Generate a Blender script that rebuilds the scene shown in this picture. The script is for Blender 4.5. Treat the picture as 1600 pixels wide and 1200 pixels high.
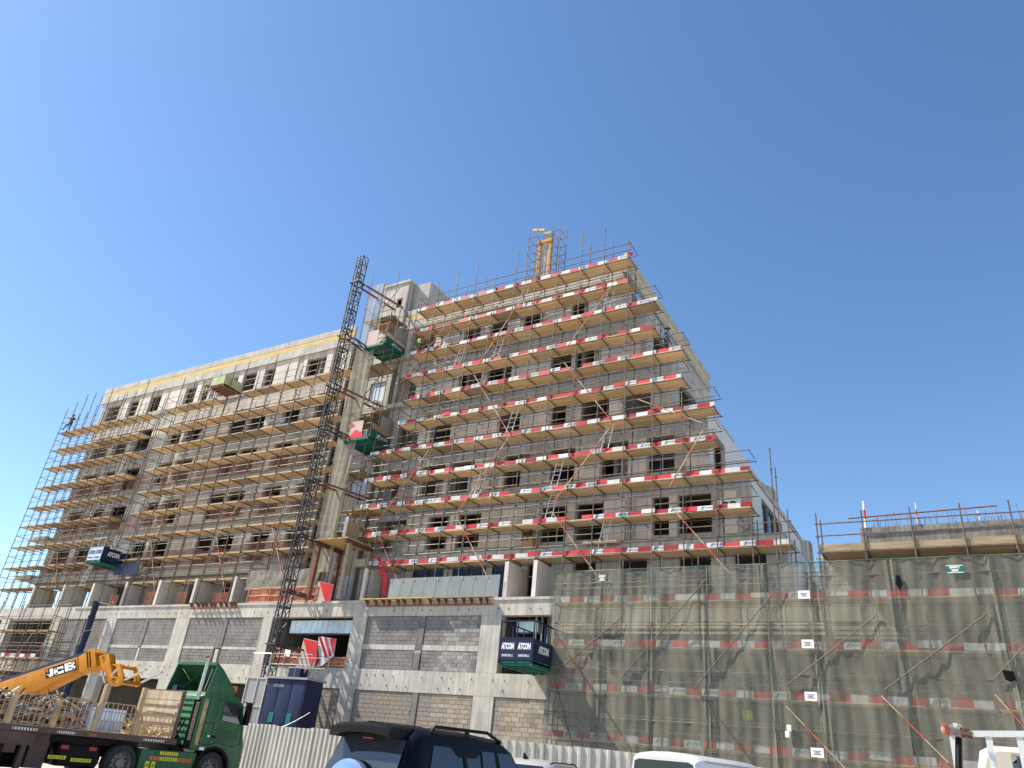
import bpy, bmesh, math, random
from mathutils import Vector, Matrix
random.seed(7)
for o in list(bpy.data.objects): bpy.data.objects.remove(o)
S = bpy.context.scene
C = S.collection
R = math.radians
GZ = -1.55                                   # ground height; the eye of the photographer is the origin

# ---------------------------------------------------------------- camera
F_PX, PITCH, ROLL, YAW = 1157.3, R(27.095), R(5.9894), R(-32.8666)
fwd = Vector((math.sin(YAW)*math.cos(PITCH), math.cos(YAW)*math.cos(PITCH), math.sin(PITCH)))
rgt = Vector((math.cos(YAW), -math.sin(YAW), 0))
upv = rgt.cross(fwd)
r2 = math.cos(ROLL)*rgt + math.sin(ROLL)*upv
u2 = -math.sin(ROLL)*rgt + math.cos(ROLL)*upv
cd = bpy.data.cameras.new('camera'); cam = bpy.data.objects.new('camera', cd); C.objects.link(cam)
cd.sensor_width = 36; cd.lens = F_PX/1600*36; cd.clip_end = 3000; cd.clip_start = 0.1
M = Matrix((r2, u2, -fwd)).transposed().to_4x4(); cam.matrix_world = M
S.camera = cam
S.render.resolution_x, S.render.resolution_y = 1024, 768

# ---------------------------------------------------------------- light
SUN = Vector((2.5, 1.0, -3.0)).normalized()
w = bpy.data.worlds.new('World'); S.world = w; w.use_nodes = True
nt = w.node_tree; bg = nt.nodes['Background']
sky = nt.nodes.new('ShaderNodeTexSky'); sky.sky_type = 'NISHITA'; sky.sun_disc = False
sky.sun_elevation = math.asin(-SUN.z); sky.sun_rotation = math.atan2(-SUN.x, -SUN.y)
sky.air_density = 1.0; sky.dust_density = 0.25; sky.ozone_density = 2.5; sky.altitude = 10
hs = nt.nodes.new('ShaderNodeHueSaturation'); hs.inputs['Saturation'].default_value = 1.12
nt.links.new(sky.outputs[0], hs.inputs['Color']); nt.links.new(hs.outputs[0], bg.inputs[0]); bg.inputs[1].default_value = 0.122
sl = bpy.data.lights.new('sun', 'SUN'); sl.energy = 5.0; sl.angle = R(0.53); sl.color = (1.0, 0.90, 0.76)
so = bpy.data.objects.new('sun', sl); C.objects.link(so); so.rotation_euler = SUN.to_track_quat('-Z', 'Y').to_euler()
S.view_settings.view_transform = 'Standard'; S.view_settings.look = 'None'
S.view_settings.exposure = 0.74; S.view_settings.gamma = 1; S.view_settings.use_curve_mapping = False

# ---------------------------------------------------------------- helpers
def ray(px, py): return r2*((px-800)/F_PX) - u2*((py-600)/F_PX) + fwd
def at(px, py, Y):
    d = ray(px, py); return d*(Y/d.y)
def atz(px, py, Z):
    d = ray(px, py); return d*(Z/d.z)
def atd(px, py, dist):
    d = ray(px, py); return d*(dist/math.hypot(d.x, d.y))

class MB:
    def __init__(s): s.v = []; s.f = []; s.m = []
    def add(s, vs, fs, m=0):
        b = len(s.v); s.v += [tuple(v) for v in vs]; s.f += [tuple(b+i for i in f) for f in fs]; s.m += [m]*len(fs); return s
    def hexa(s, p, m=0):                     # 8 points: bottom 4 ccw, top 4 ccw
        return s.add(p, [(3,2,1,0),(4,5,6,7),(0,1,5,4),(1,2,6,5),(2,3,7,6),(3,0,4,7)], m)
    def box(s, x0, x1, y0, y1, z0, z1, m=0):
        return s.hexa([(x0,y0,z0),(x1,y0,z0),(x1,y1,z0),(x0,y1,z0),(x0,y0,z1),(x1,y0,z1),(x1,y1,z1),(x0,y1,z1)], m)
    def bar(s, p, q, w=.05, h=None, up=(0,0,1), m=0):
        p, q, up = Vector(p), Vector(q), Vector(up); h = h or w
        d = (q-p).normalized(); a = d.cross(up)
        if a.length < 1e-4: a = d.cross(Vector((1,0,0)))
        a.normalize(); b = a.cross(d); a *= w/2; b *= h/2
        return s.hexa([p-a-b, p+a-b, p+a+b, p-a+b, q-a-b, q+a-b, q+a+b, q-a+b], m)
    def tube(s, p, q, r=.024, n=6, m=0, r1=None, cap=True):
        p, q = Vector(p), Vector(q); d = (q-p).normalized(); r1 = r if r1 is None else r1
        a = d.cross(Vector((0,0,1)))
        if a.length < 1e-4: a = Vector((1,0,0))
        a.normalize(); b = d.cross(a)
        vs = []
        for c, rr in ((p, r), (q, r1)):
            for k in range(n):
                t = 2*math.pi*k/n; vs.append(c + a*math.cos(t)*rr + b*math.sin(t)*rr)
        fs = [(k, (k+1)%n, n+(k+1)%n, n+k) for k in range(n)]
        if cap: fs += [tuple(range(n-1,-1,-1)), tuple(range(n, 2*n))]
        return s.add(vs, fs, m)
    def path(s, pts, r=.02, n=6, m=0):
        for a, b in zip(pts, pts[1:]): s.tube(a, b, r, n, m)
        return s
    def prism(s, pts, off, m=0):             # polygon of 3-D points extruded by vector
        n = len(pts); off = Vector(off); pts = [Vector(p) for p in pts]
        return s.add(pts + [p+off for p in pts], [tuple(range(n-1,-1,-1)), tuple(range(n,2*n))] + [(k,(k+1)%n,n+(k+1)%n,n+k) for k in range(n)], m)
    def mesh(s, name, mats, o=(0,0,0), smooth=False, bevel=0, seg=2):
        me = bpy.data.meshes.new(name)
        o = Vector(o)
        me.from_pydata([tuple(Vector(v)-o) for v in s.v], [], s.f)
        for mt in (mats if isinstance(mats, (list, tuple)) else [mats]): me.materials.append(mt)
        me.polygons.foreach_set('material_index', s.m)
        bm = bmesh.new(); bm.from_mesh(me)
        bmesh.ops.recalc_face_normals(bm, faces=bm.faces)
        if bevel:
            bmesh.ops.remove_doubles(bm, verts=bm.verts, dist=1e-4)
            bmesh.ops.bevel(bm, geom=[e for e in bm.edges if len(e.link_faces) == 2 and e.calc_face_angle(0) > .25], offset=bevel, segments=seg, profile=.6, affect='EDGES', clamp_overlap=True)
        for f in bm.faces: f.smooth = smooth or bool(bevel)
        bm.to_mesh(me); bm.free()
        if bevel or smooth: me.set_sharp_from_angle(angle=R(40))
        me.update()
        return me

ORG = {}
def thing(name, label, cat, loc=(0,0,0), rz=0, group=None):
    o = bpy.data.objects.new(name, None); C.objects.link(o); o.empty_display_size = .3
    o.location = loc; o.rotation_euler = (0,0,rz); o['label'] = label; o['category'] = cat
    if group: o['group'] = group
    ORG[o.name] = Vector((0,0,0)) if rz else Vector(loc)
    return o
def org(p):
    while p is not None and p.name not in ORG: p = p.parent
    return ORG[p.name] if p else Vector((0,0,0))
def part(name, mb, mats, parent, label=None, **kw):       # world (or local, for turned things) coordinates
    o = bpy.data.objects.new(name, mb.mesh(name, mats, org(parent), **kw)); C.objects.link(o); o.parent = parent
    if label: o['label'] = label
    return o
def inst(name, me, parent, loc, rot=(0,0,0), scale=None):
    o = bpy.data.objects.new(name, me); C.objects.link(o); o.parent = parent
    o.location = Vector(loc) - org(parent); o.rotation_euler = rot
    if scale: o.scale = scale
    return o
def solo(name, mb, mats, label, cat, group=None, **kw):   # a thing that is one mesh
    xs = [Vector(v) for v in mb.v]; lo = Vector((sum(v.x for v in xs)/len(xs), sum(v.y for v in xs)/len(xs), min(v.z for v in xs)))
    o = bpy.data.objects.new(name, mb.mesh(name, mats, lo, **kw)); C.objects.link(o); o.location = lo
    o['label'] = label; o['category'] = cat
    if group: o['group'] = group
    return o
def wall_grid(mb, x0, x1, z0, z1, y0, y1, holes, m=0):
    xs = sorted(set([x0, x1] + [min(max(h[k], x0), x1) for h in holes for k in (0, 1)]))
    for a, b in zip(xs, xs[1:]):
        if b-a < 1e-4: continue
        c = (a+b)/2; iv = sorted([(h[2], h[3]) for h in holes if h[0] < c < h[1]]); z = z0
        for lo, hi in iv:
            if lo > z: mb.box(a, b, y0, y1, z, lo, m)
            z = max(z, hi)
        if z < z1: mb.box(a, b, y0, y1, z, z1, m)

# ---------------------------------------------------------------- materials
def mat(name, col, rough=.8, var=.15, scale=1.5, bump=0., bscale=30, metal=0., col2=None, stretch=(1,1,1), objvar=0., detail=5, spec=.3, streak=0.):
    m = bpy.data.materials.new(name); m.use_nodes = True; n = m.node_tree.nodes; l = m.node_tree.links
    b = n['Principled BSDF']; b.inputs['Roughness'].default_value = rough; b.inputs['Metallic'].default_value = metal
    b.inputs['Specular IOR Level'].default_value = spec
    geo = n.new('ShaderNodeNewGeometry'); mp = n.new('ShaderNodeMapping'); l.new(geo.outputs['Position'], mp.inputs[0]); mp.inputs['Scale'].default_value = stretch
    no = n.new('ShaderNodeTexNoise'); no.inputs['Scale'].default_value = scale; no.inputs['Detail'].default_value = detail; no.inputs['Roughness'].default_value = .65
    l.new(mp.outputs[0], no.inputs[0])
    ra = n.new('ShaderNodeValToRGB'); ra.color_ramp.elements[0].position = .3; ra.color_ramp.elements[1].position = .7
    c2 = col2 or tuple(min(1, c*(1+var)) for c in col)
    c1 = col if col2 else tuple(c*(1-var) for c in col)
    ra.color_ramp.elements[0].color = (*c1, 1); ra.color_ramp.elements[1].color = (*c2, 1)
    l.new(no.outputs[0], ra.inputs[0]); out = ra.outputs[0]
    def mul(sock_fac, lo, hi):
        nonlocal out
        mr = n.new('ShaderNodeMapRange'); mr.inputs[3].default_value = lo; mr.inputs[4].default_value = hi; l.new(sock_fac, mr.inputs[0])
        mx = n.new('ShaderNodeMix'); mx.data_type = 'RGBA'; mx.blend_type = 'MULTIPLY'; mx.inputs[0].default_value = 1
        l.new(out, mx.inputs[6]); l.new(mr.outputs[0], mx.inputs[7]); out = mx.outputs[2]
    if objvar:
        oi = n.new('ShaderNodeObjectInfo'); mul(oi.outputs['Random'], 1-objvar, 1+objvar)
    if streak:
        mp2 = n.new('ShaderNodeMapping'); mp2.inputs['Scale'].default_value = (7, 7, .35); l.new(geo.outputs['Position'], mp2.inputs[0])
        n2 = n.new('ShaderNodeTexNoise'); n2.inputs['Scale'].default_value = 1; n2.inputs['Detail'].default_value = 4; l.new(mp2.outputs[0], n2.inputs[0])
        rr = n.new('ShaderNodeValToRGB'); rr.color_ramp.elements[0].position = .38; rr.color_ramp.elements[1].position = .6; l.new(n2.outputs[0], rr.inputs[0])
        mul(rr.outputs[0], 1-streak, 1.0)
    l.new(out, b.inputs['Base Color'])
    if bump:
        nb = n.new('ShaderNodeTexNoise'); nb.inputs['Scale'].default_value = bscale; nb.inputs['Detail'].default_value = 4; l.new(mp.outputs[0], nb.inputs[0])
        bp = n.new('ShaderNodeBump'); bp.inputs['Strength'].default_value = bump; bp.inputs['Distance'].default_value = .02; l.new(nb.outputs[0], bp.inputs['Height']); l.new(bp.outputs[0], b.inputs['Normal'])
    return m
def flat(name, col, rough=.5, metal=0., spec=.4, coat=0.):
    m = mat(name, col, rough, .08, 2.5, metal=metal, spec=spec)
    if coat: m.node_tree.nodes['Principled BSDF'].inputs['Coat Weight'].default_value = coat
    return m
def see_through(name, col, alpha, rough=.8, var=.15, scale=3, stretch=(1,1,1), avar=0.):
    m = mat(name, col, rough, var, scale, stretch=stretch); n = m.node_tree.nodes; l = m.node_tree.links
    tr = n.new('ShaderNodeBsdfTransparent'); mx = n.new('ShaderNodeMixShader'); mx.inputs[0].default_value = alpha
    if avar:
        geo = n.new('ShaderNodeNewGeometry'); mp = n.new('ShaderNodeMapping'); mp.inputs['Scale'].default_value = (1.6, 1.6, .28); l.new(geo.outputs['Position'], mp.inputs[0])
        a1 = n.new('ShaderNodeTexNoise'); a1.inputs['Scale'].default_value = 2.2; a1.inputs['Detail'].default_value = 6; a1.inputs['Roughness'].default_value = .7; a1.inputs['Distortion'].default_value = .8; l.new(mp.outputs[0], a1.inputs[0])
        mr = n.new('ShaderNodeMapRange'); mr.inputs[1].default_value = .3; mr.inputs[2].default_value = .7; mr.inputs[3].default_value = alpha-avar; mr.inputs[4].default_value = alpha+avar; l.new(a1.outputs[0], mr.inputs[0]); l.new(mr.outputs[0], mx.inputs[0])
    out = n['Material Output']; l.new(tr.outputs[0], mx.inputs[1]); l.new(n['Principled BSDF'].outputs[0], mx.inputs[2]); l.new(mx.outputs[0], out.inputs[0])
    return m
K = {}
K['concrete'] = mat('concrete', (.53,.50,.435), .9, .2, .9, .35, 18, streak=.22)
K['grey_concrete'] = mat('grey_concrete', (.46,.435,.39), .9, .22, .8, .3, 18, streak=.25)
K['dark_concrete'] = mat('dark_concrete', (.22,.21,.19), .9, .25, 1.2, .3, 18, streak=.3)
K['plaster'] = mat('plaster', (.5,.45,.36), .9, .14, .7, .25, 25, streak=.1)
K['shaded_plaster'] = mat('shaded_plaster', (.33,.31,.255), .9, .2, .6, .3, 20, streak=.2)  # beige plaster with the shade of the scaffold decks put into its colour
K['rough_concrete'] = mat('rough_concrete', (.25,.24,.215), .95, .35, 1.6, .8, 9, streak=.3)
K['white_plaster'] = mat('white_plaster', (.62,.61,.58), .8, .05, .6)
K['panel'] = mat('wall_panel', (.63,.58,.515), .85, .1, 1.0, .1, 40, objvar=.14)
K['block'] = mat('concrete_block', (.30,.285,.265), .95, .28, 1.3, .6, 45, objvar=.26)
K['tan_block'] = mat('tan_block', (.30,.28,.26), .95, .2, .7, .6, 45, objvar=.24, col2=(.40,.325,.225))
K['mortar'] = mat('mortar', (.19,.18,.165), .95, .2, 6, .4, 40)
K['yellow_foam'] = mat('yellow_insulation', (.62,.44,.17), .8, .12, 1.2)
K['deck'] = mat('deck_plywood', (.64,.47,.27), .8, .2, 1.4, .15, 30, stretch=(.5,6,1), objvar=.24)
K['pale_deck'] = mat('pale_plywood', (.66,.53,.34), .8, .2, 1.4, .15, 30, stretch=(.5,6,1), objvar=.15)
K['old_wood'] = mat('weathered_wood', (.35,.27,.18), .85, .3, 1.6, .2, 30, stretch=(.6,5,5))
K['new_wood'] = mat('new_timber', (.60,.42,.18), .8, .2, 1.6, .2, 30, stretch=(.6,5,5))
K['tube'] = mat('scaffold_tube', (.085,.07,.06), .5, .45, 5, metal=.3, col2=(.22,.18,.145))
K['galv'] = mat('galvanised_tube', (.5,.5,.48), .4, .15, 4, metal=.6)
K['rust'] = mat('rusty_steel', (.20,.085,.055), .7, .3, 4)
K['mast'] = mat('mast_steel', (.075,.07,.068), .5, .4, 4, metal=.3)
K['red'] = mat('red_board', (.46,.03,.045), .6, .3, 1.6, objvar=.34)
K['white'] = mat('white_board', (.66,.66,.65), .6, .16, 1.6, objvar=.14, streak=.12)
K['ink'] = flat('blue_ink', (.03,.08,.22), .6)
K['black_ink'] = flat('black_ink', (.02,.02,.02), .6)
K['net'] = see_through('debris_net', (.235,.236,.187), .47, .9, .2, 1.0, stretch=(1.5,1.5,.3), avar=.12)
K['pale_net'] = see_through('pale_net', (.42,.39,.31), .52, .9, .12, 1.0)
K['orange_net'] = see_through('orange_mesh', (.66,.27,.14), .55, .8, .3, 6)
K['red_net'] = see_through('faded_red_mesh', (.42,.21,.175), .42, .85, .25, 2, avar=.14)
K['green_rope'] = flat('green_rope', (.04,.11,.085), .8)
K['glass'] = see_through('balustrade_glass', (.42,.48,.47), .45, .05, .1, 1.0)
K['window_glass'] = flat('dark_glass', (.016,.02,.024), .06, spec=.5)
K['film'] = flat('blue_film', (.012,.022,.06), .3)
K['green_steel'] = mat('green_platform_steel', (.015,.13,.095), .5, .25, 2)
K['pale_green'] = mat('pale_green_board', (.42,.45,.25), .6, .15, 2)
K['blue_steel'] = mat('blue_sheet', (.008,.016,.058), .5, .35, 1.5)
K['navy'] = mat('navy_sheet', (.012,.022,.06), .5, .25, 2)
K['pale_board'] = flat('pale_blue_board', (.50,.62,.74), .5)
K['ply'] = mat('plywood', (.40,.27,.15), .8, .15, 2, stretch=(1,1,6))
K['tarp'] = mat('grey_sheet', (.34,.31,.26), .8, .12, 1)
K['hoarding'] = mat('hoarding_sheet', (.50,.485,.43), .55, .16, .6, .25, 4, streak=.3)
K['ground'] = mat('sandy_ground', (.47,.425,.36), .95, .2, .6, .5, 8)
K['truck_green'] = mat('truck_green', (.02,.115,.042), .42, .3, 1.1, spec=.35, col2=(.045,.14,.07), streak=.25)
K['light_green'] = mat('faded_green', (.10,.30,.16), .45, .2, 1.5)
K['brown_steel'] = mat('brown_trailer_steel', (.115,.075,.06), .7, .25, 2)
K['cream_paint'] = mat('worn_cream_paint', (.46,.34,.21), .8, .25, 2.2, col2=(.62,.52,.38), streak=.25)
K['tan_paint'] = mat('worn_tan_paint', (.44,.31,.17), .75, .35, 4)
K['tyre'] = mat('rubber', (.035,.034,.033), .85, .3, 6)
K['rim'] = mat('wheel_rim', (.20,.19,.18), .5, .2, 6, metal=.5)
K['black'] = flat('black_plastic', (.006,.006,.007), .4, spec=.12)
K['chrome'] = mat('exhaust_steel', (.5,.48,.44), .35, .2, 5, metal=.9)
K['jcb'] = mat('machine_yellow', (.46,.18,.005), .5, .22, 1.2, spec=.2)
K['orange_light'] = flat('orange_lens', (.85,.16,.01), .3)
K['red_lens'] = flat('red_lens', (.35,.01,.015), .25)
K['yellow_tape'] = flat('yellow_tape', (.78,.68,.02), .4)
K['orange_tape'] = flat('orange_tape', (.70,.20,.02), .4)
K['suv'] = flat('dark_navy_paint', (.005,.006,.010), .28, spec=.12, coat=.0)
K['suv_glass'] = flat('reflection_grey_glass', (.035,.045,.055), .05, spec=.8)  # base colour lifted to imitate pale reflections in the panes
K['cover_blue'] = flat('blue_silver_paint', (.30,.42,.66), .18, metal=.6, coat=.5)
K['car_white'] = flat('white_car_paint', (.60,.60,.60), .25, spec=.5, coat=.4)
K['car_silver'] = flat('silver_car_paint', (.55,.54,.52), .28, metal=.3, coat=.4)
K['cream_cab'] = flat('cream_cab_paint', (.52,.48,.39), .4)
K['grey_part'] = flat('grey_part', (.28,.28,.29), .5)
K['paper'] = flat('white_paper', (.85,.85,.87), .6)
K['sign_green'] = flat('sign_green', (.0,.17,.13), .5)
K['teal'] = flat('sign_teal', (.05,.30,.28), .5)
K['skin'] = flat('skin', (.22,.12,.075), .6)
K['vest'] = flat('yellow_vest', (.60,.65,.05), .7)
K['blue_cloth'] = flat('blue_cloth', (.05,.13,.26), .8)
K['dark_cloth'] = flat('dark_cloth', (.06,.055,.05), .85)
K['grey_cloth'] = flat('grey_cloth', (.25,.26,.29), .85)
K['helmet'] = flat('white_helmet', (.7,.7,.7), .4)
K['duct'] = mat('galvanised_duct', (.55,.60,.63), .35, .15, 2, metal=.5)
K['pink_board'] = mat('pale_pink_board', (.55,.42,.37), .7, .12, 1)
K['bright_red'] = flat('bright_red', (.62,.02,.03), .5)

_txt = {}
def text_mesh(s, size, m, bold=0., ext=.002, sx=1.):
    key = (s, size, m.name, bold, sx)
    if key in _txt: return _txt[key]
    cu = bpy.data.curves.new('lettering', 'FONT'); cu.body = s; cu.size = size; cu.offset = bold; cu.extrude = ext
    cu.align_x = 'CENTER'; cu.align_y = 'CENTER'; cu.resolution_u = 2
    t = bpy.data.objects.new('tmp', cu); C.objects.link(t)
    dg = bpy.context.evaluated_depsgraph_get(); dg.update()
    me = bpy.data.meshes.new_from_object(t.evaluated_get(dg)); bpy.data.objects.remove(t); bpy.data.curves.remove(cu)
    me.transform(Matrix.Rotation(R(90), 4, 'X') @ Matrix.Diagonal((sx, 1, 1, 1)))   # upright, facing -Y
    me.materials.clear(); me.materials.append(m); me.name = 'lettering'
    _txt[key] = me; return me
def join_meshes(mes, offs, mats):
    mb = MB()
    for k, (me, of) in enumerate(zip(mes, offs)):
        mb.add([Vector(v.co)+Vector(of) for v in me.vertices], [tuple(p.vertices) for p in me.polygons], k)
    return mb.mesh('lettering', mats)
def logo(h, m, mats_small=None):             # slanted mark followed by the five letters
    mb = MB(); k = h
    mb.prism([(-1.75*k,0,-.5*k),(-1.35*k,0,-.5*k),(-1.0*k,0,.2*k),(-1.0*k,0,-.5*k),(-.8*k,0,-.5*k),(-.8*k,0,.25*k),(-.3*k,0,.25*k),(-.42*k,0,.5*k),(-1.2*k,0,.5*k)], (0,.003,0))
    a = mb.mesh('lettering', m); t = text_mesh('ATCON', h*.78, m, .012*h)
    return join_meshes([a, t], [(0,0,0),(.95*k,0,.02*k)], [m, m])
LOGO = logo(.14, K['ink']); LOGO_W = logo(.2, K['paper'])
# ================================================================ SETTING
g = MB(); g.add([(-600,-300,GZ),(600,-300,GZ),(600,900,GZ),(-600,900,GZ)], [(0,1,2,3)])
o = bpy.data.objects.new('ground', g.mesh('ground', K['ground'])); C.objects.link(o); o['kind'] = 'structure'

# ================================================================ MAIN BLOCK (tower)
YW = 33.7                                    # front wall plane
tb = thing('concrete_building', 'unfinished grey concrete block of seven storeys behind the scaffolding', 'building', (-40, YW, 7.2))
BASE = [10.35, 13.65, 17.0, 20.5, 24.2]      # floor levels of the five window rows
XR = [-7.9, -9.9, -11.7, -13.2, -14.6]       # right-hand end of each storey (terraces step back)
XL = -66.9
Lw = [(-65.7,-63.5),(-62.4,-60.7),(-59.6,-57.5),(-54.9,-53.3),(-52.8,-50.8),(-47.4,-45.7),(-45.3,-43.5),(-41.6,-39.9),(-38.3,-37.0)]
LA = [(-66.2,-63.9),(-62.7,-61.0),(-59.7,-57.8),(-54.85,-53.1),(-52.6,-51.4),(-50.4,-48.0),(-47.7,-45.8),(-45.2,-43.7),(-40.6,-38.3),(-37.9,-36.9)]
Rw = [[(-30.6,-28.2),(-26.5,-25.05),(-24.4,-22.9),(-19.0,-17.5),(-16.9,-15.4),(-12.7,-11.9),(-11.4,-9.8)],
      [(-30.9,-29.3),(-27.5,-25.9),(-25.4,-23.8),(-21.6,-20.1),(-18.7,-17.2),(-15.6,-14.1),(-13.0,-11.6)],
      [(-30.2,-28.4),(-27.4,-25.9),(-22.4,-20.95),(-18.85,-17.95),(-16.9,-15.3),(-14.4,-12.9)],
      [(-30.9,-29.3),(-25.7,-24.1),(-23.6,-21.9),(-19.1,-17.8),(-17.5,-15.9)],
      [(-30.5,-28.5),(-26.1,-24.55),(-24.05,-22.45),(-21.6,-20.1),(-18.2,-16.8)]]
ZTOP = BASE + [27.9]
wl, wr = MB(), MB(); slab = MB(); inner = MB(); pan_me = {}
random.seed(3)
XCL, XCR = -36.0, -31.2                      # the recessed bay with the stair tower
panels = []
for k, b in enumerate(BASE):
    top = BASE[k+1] if k < 4 else 26.55
    for (mb, x0, x1, wins) in ((wl, XL + (0 if k == 4 else .0), XCL, LA if k == 4 else Lw), (wr, XCR, XR[k], Rw[k])):
        holes = [(a + (.25 if k == 4 else 0), c - (.1 if k == 4 else 0), b+.2, b+(1.72 if k == 4 else 2.12)) for a, c in wins]
        wall_grid(mb, x0, x1, b, top, YW, YW+.22, holes)
        # cladding planks between the openings
        x = x0 + .15
        edges = sorted([h[0] for h in holes] + [x1-.15])
        while x < x1-.4:
            nh = [h for h in holes if h[0]-.02 < x+.6 and h[1] > x]
            if nh: 
                if nh[0][0]-x > .25: panels.append((x, nh[0][0]-x-.03, b, k))
                x = nh[0][1] + .03; continue
            if random.random() < .80: panels.append((x, .58, b, k))
            x += .6
    xr = XR[k]
    # slab edge that stands a little proud, floors and dark rooms behind
    slab.box(XL-.0, XCL, YW-.10, YW+5, b-.28, b-.02); slab.box(XCR, xr, YW-.10, YW+5, b-.28, b-.02)
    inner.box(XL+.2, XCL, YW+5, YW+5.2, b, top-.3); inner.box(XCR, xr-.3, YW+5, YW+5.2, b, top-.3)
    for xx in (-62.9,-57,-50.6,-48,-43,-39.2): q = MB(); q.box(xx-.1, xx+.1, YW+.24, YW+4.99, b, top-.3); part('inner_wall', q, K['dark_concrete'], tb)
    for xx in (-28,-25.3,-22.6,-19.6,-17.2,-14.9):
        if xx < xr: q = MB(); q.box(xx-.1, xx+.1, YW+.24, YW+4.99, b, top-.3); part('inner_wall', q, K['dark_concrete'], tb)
rr_ = random.Random(77)
for k, b in enumerate(BASE):
    for a, c in (LA if k == 4 else Lw) + Rw[k]:
        u = rr_.random()
        if u < .34: q = MB(); x = a+(c-a)*rr_.uniform(.3,.75); q.box(x, c-.02, YW+.7, YW+.8, b+.01, b+rr_.uniform(1.2,2.6)); part('room_board', q, K[rr_.choice(('panel','plaster','grey_concrete'))], tb)
        if u > .2 and u < .62:
            for j in range(rr_.choice((1,1,2))): q = MB(); x = rr_.uniform(a+.2, c-.2); q.tube((x, YW+.32+.2*j, b), (x, YW+.32+.2*j, b+2.6), .03); part('prop', q, K[rr_.choice(('rust','galv','tube'))], tb)
        if u > .7: q = MB(); q.box(a+.1, c-.15, YW+.25, YW+.30, b+.9+.3*u, b+.96+.3*u); part('rail', q, K['rust' if u < .85 else 'old_wood'], tb)
part('wall', wl, K['concrete'], tb); part('wall', wr, K['grey_concrete'], tb); part('floor_slab', slab, K['grey_concrete'], tb)
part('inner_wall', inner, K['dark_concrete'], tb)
def panel_me(wd):
    key = round(wd, 1)
    if key not in pan_me:
        p = MB(); p.box(0, key-.018, 0, .05, 0, 2.1); pan_me[key] = p.mesh('panel', K['panel'])
    return pan_me[key]
if len(panels) > 300: panels = random.sample(panels, 300)
for x, wd, b, k in panels:
    if wd > .2: inst('panel', panel_me(max(.2, wd)), tb, (x, YW-.054-random.random()*.012, b+.04))
# left return wall, balconies on the end
e = MB()
for k, b in enumerate(BASE):
    top = BASE[k+1] if k < 4 else 26.55
    wall_grid(e, YW+.23, 46, b, top-.29, 0, 1, [(YW+2.5, YW+4.5, b+.2, b+2.1)])
e2 = MB(); e2.v = [(XL + y*.22, x, z) for x, y, z in e.v]; e2.f = e.f; e2.m = e.m
part('side_wall', e2, K['concrete'], tb)
bs = MB()
for b in BASE[:2]: bs.box(XL-2.6, XL-.02, YW-.6, YW+4, b-.32, b-.03)
bs.box(XL-1.2, XL-.02, YW-.3, YW+3, BASE[2]-.3, BASE[2]-.03)
part('balcony_slab', bs, K['concrete'], tb)
# roof parapet with the yellow insulation strip
for (x0, x1) in ((XL-.3, XCL), (XCR, -14.6)):
    p = MB(); p.box(x0, x1, YW-.12, YW+.1, 26.55, 27.10); p.box(x0, x1, YW-.07, YW+.1, 27.10, 27.5); p.box(x0, x1, YW-.11, YW+.1, 27.5, 28.0)
    part('parapet', p, K['concrete'], tb)
    y = MB(); y.box(x0+.02, x1-.0, YW-.10, YW-.072, 27.12, 27.48); part('insulation_strip', y, K['yellow_foam'], tb)
    c = MB(); c.box(x0, x1, YW-.19, YW-.0, 26.34, 26.54); part('cornice', c, K['concrete'], tb)
r = MB(); r.box(XL, XCL-.01, YW+.11, 48, 26.3, 26.54); r.box(XCR, -14.9, YW+.11, 50, 26.3, 26.54); part('roof', r, K['grey_concrete'], tb)
# recessed bay
rc = MB(); rc.box(XCL, XCR, YW+1.6, YW+1.8, 7.2, 26.5); part('wall', rc, K['concrete'], tb)
rp = MB(); rp.box(XCL+.01, XCR-.01, YW+1.3, YW+1.58, 26.6, 27.1); rp.box(XCL+.01, XCR-.01, YW+1.33, YW+1.58, 27.5, 28.0); part('parapet', rp, K['grey_concrete'], tb)
ry = MB(); ry.box(XCL+.01, XCR-.01, YW+1.31, YW+1.58, 27.11, 27.49); part('insulation_strip', ry, K['yellow_foam'], tb)
bc = MB()
for b in BASE[1:]: bc.box(-32.3, XCR-.01, YW-.25, YW+1.59, b-.3, b-.02)
for b in BASE[1:]: bc.box(XCR+.001, -29.9, YW-.35, YW-.11, b-.3, b-.02)
part('balcony_slab', bc, K['concrete'], tb)
# right flank: roof side with openings below it, stepped terraces with smooth parapets
sd = MB()
sd.box(-14.6, -14.3, YW-.32, 50.0, 26.55, 27.1); sd.box(-14.6, -14.36, YW-.3, 50.0, 27.1, 27.5); sd.box(-14.6, -14.32, YW-.32, 50.0, 27.5, 28.0)
part('parapet', sd, K['grey_concrete'], tb)
sy = MB(); sy.box(-14.355, -14.335, YW-.2, 49.9, 27.12, 27.48); part('insulation_strip', sy, K['yellow_foam'], tb)
def flank(x, z0, z1, y1, holes=(), m='grey_concrete', nm='side_wall', th=.25):
    q = MB(); wall_grid(q, YW+.23, y1, z0, z1, 0, 1, list(holes)); q.v = [(x - th + yy*th, xx, z) for xx, yy, z in q.v]
    return part(nm, q, K[m], tb)
flank(-14.62, 24.2, 26.29, 49.5, [(YW+1.2, YW+5.5, 24.4, 26.2), (41, 48, 24.4, 26.2)])
flank(-13.2, 20.5, 24.2, 47, [(YW+1.2, YW+5.5, 20.7, 23.2), (41, 46, 20.7, 23.2)])
flank(-11.7, 17.0, 20.5, 46, [(YW+1.2, YW+5, 17.2, 19.6), (40, 45, 17.2, 19.6)])
flank(-9.9, 13.65, 17.15, 49, [(YW+1.0, YW+3.2, 13.9, 16.2)], 'white_plaster')
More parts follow.
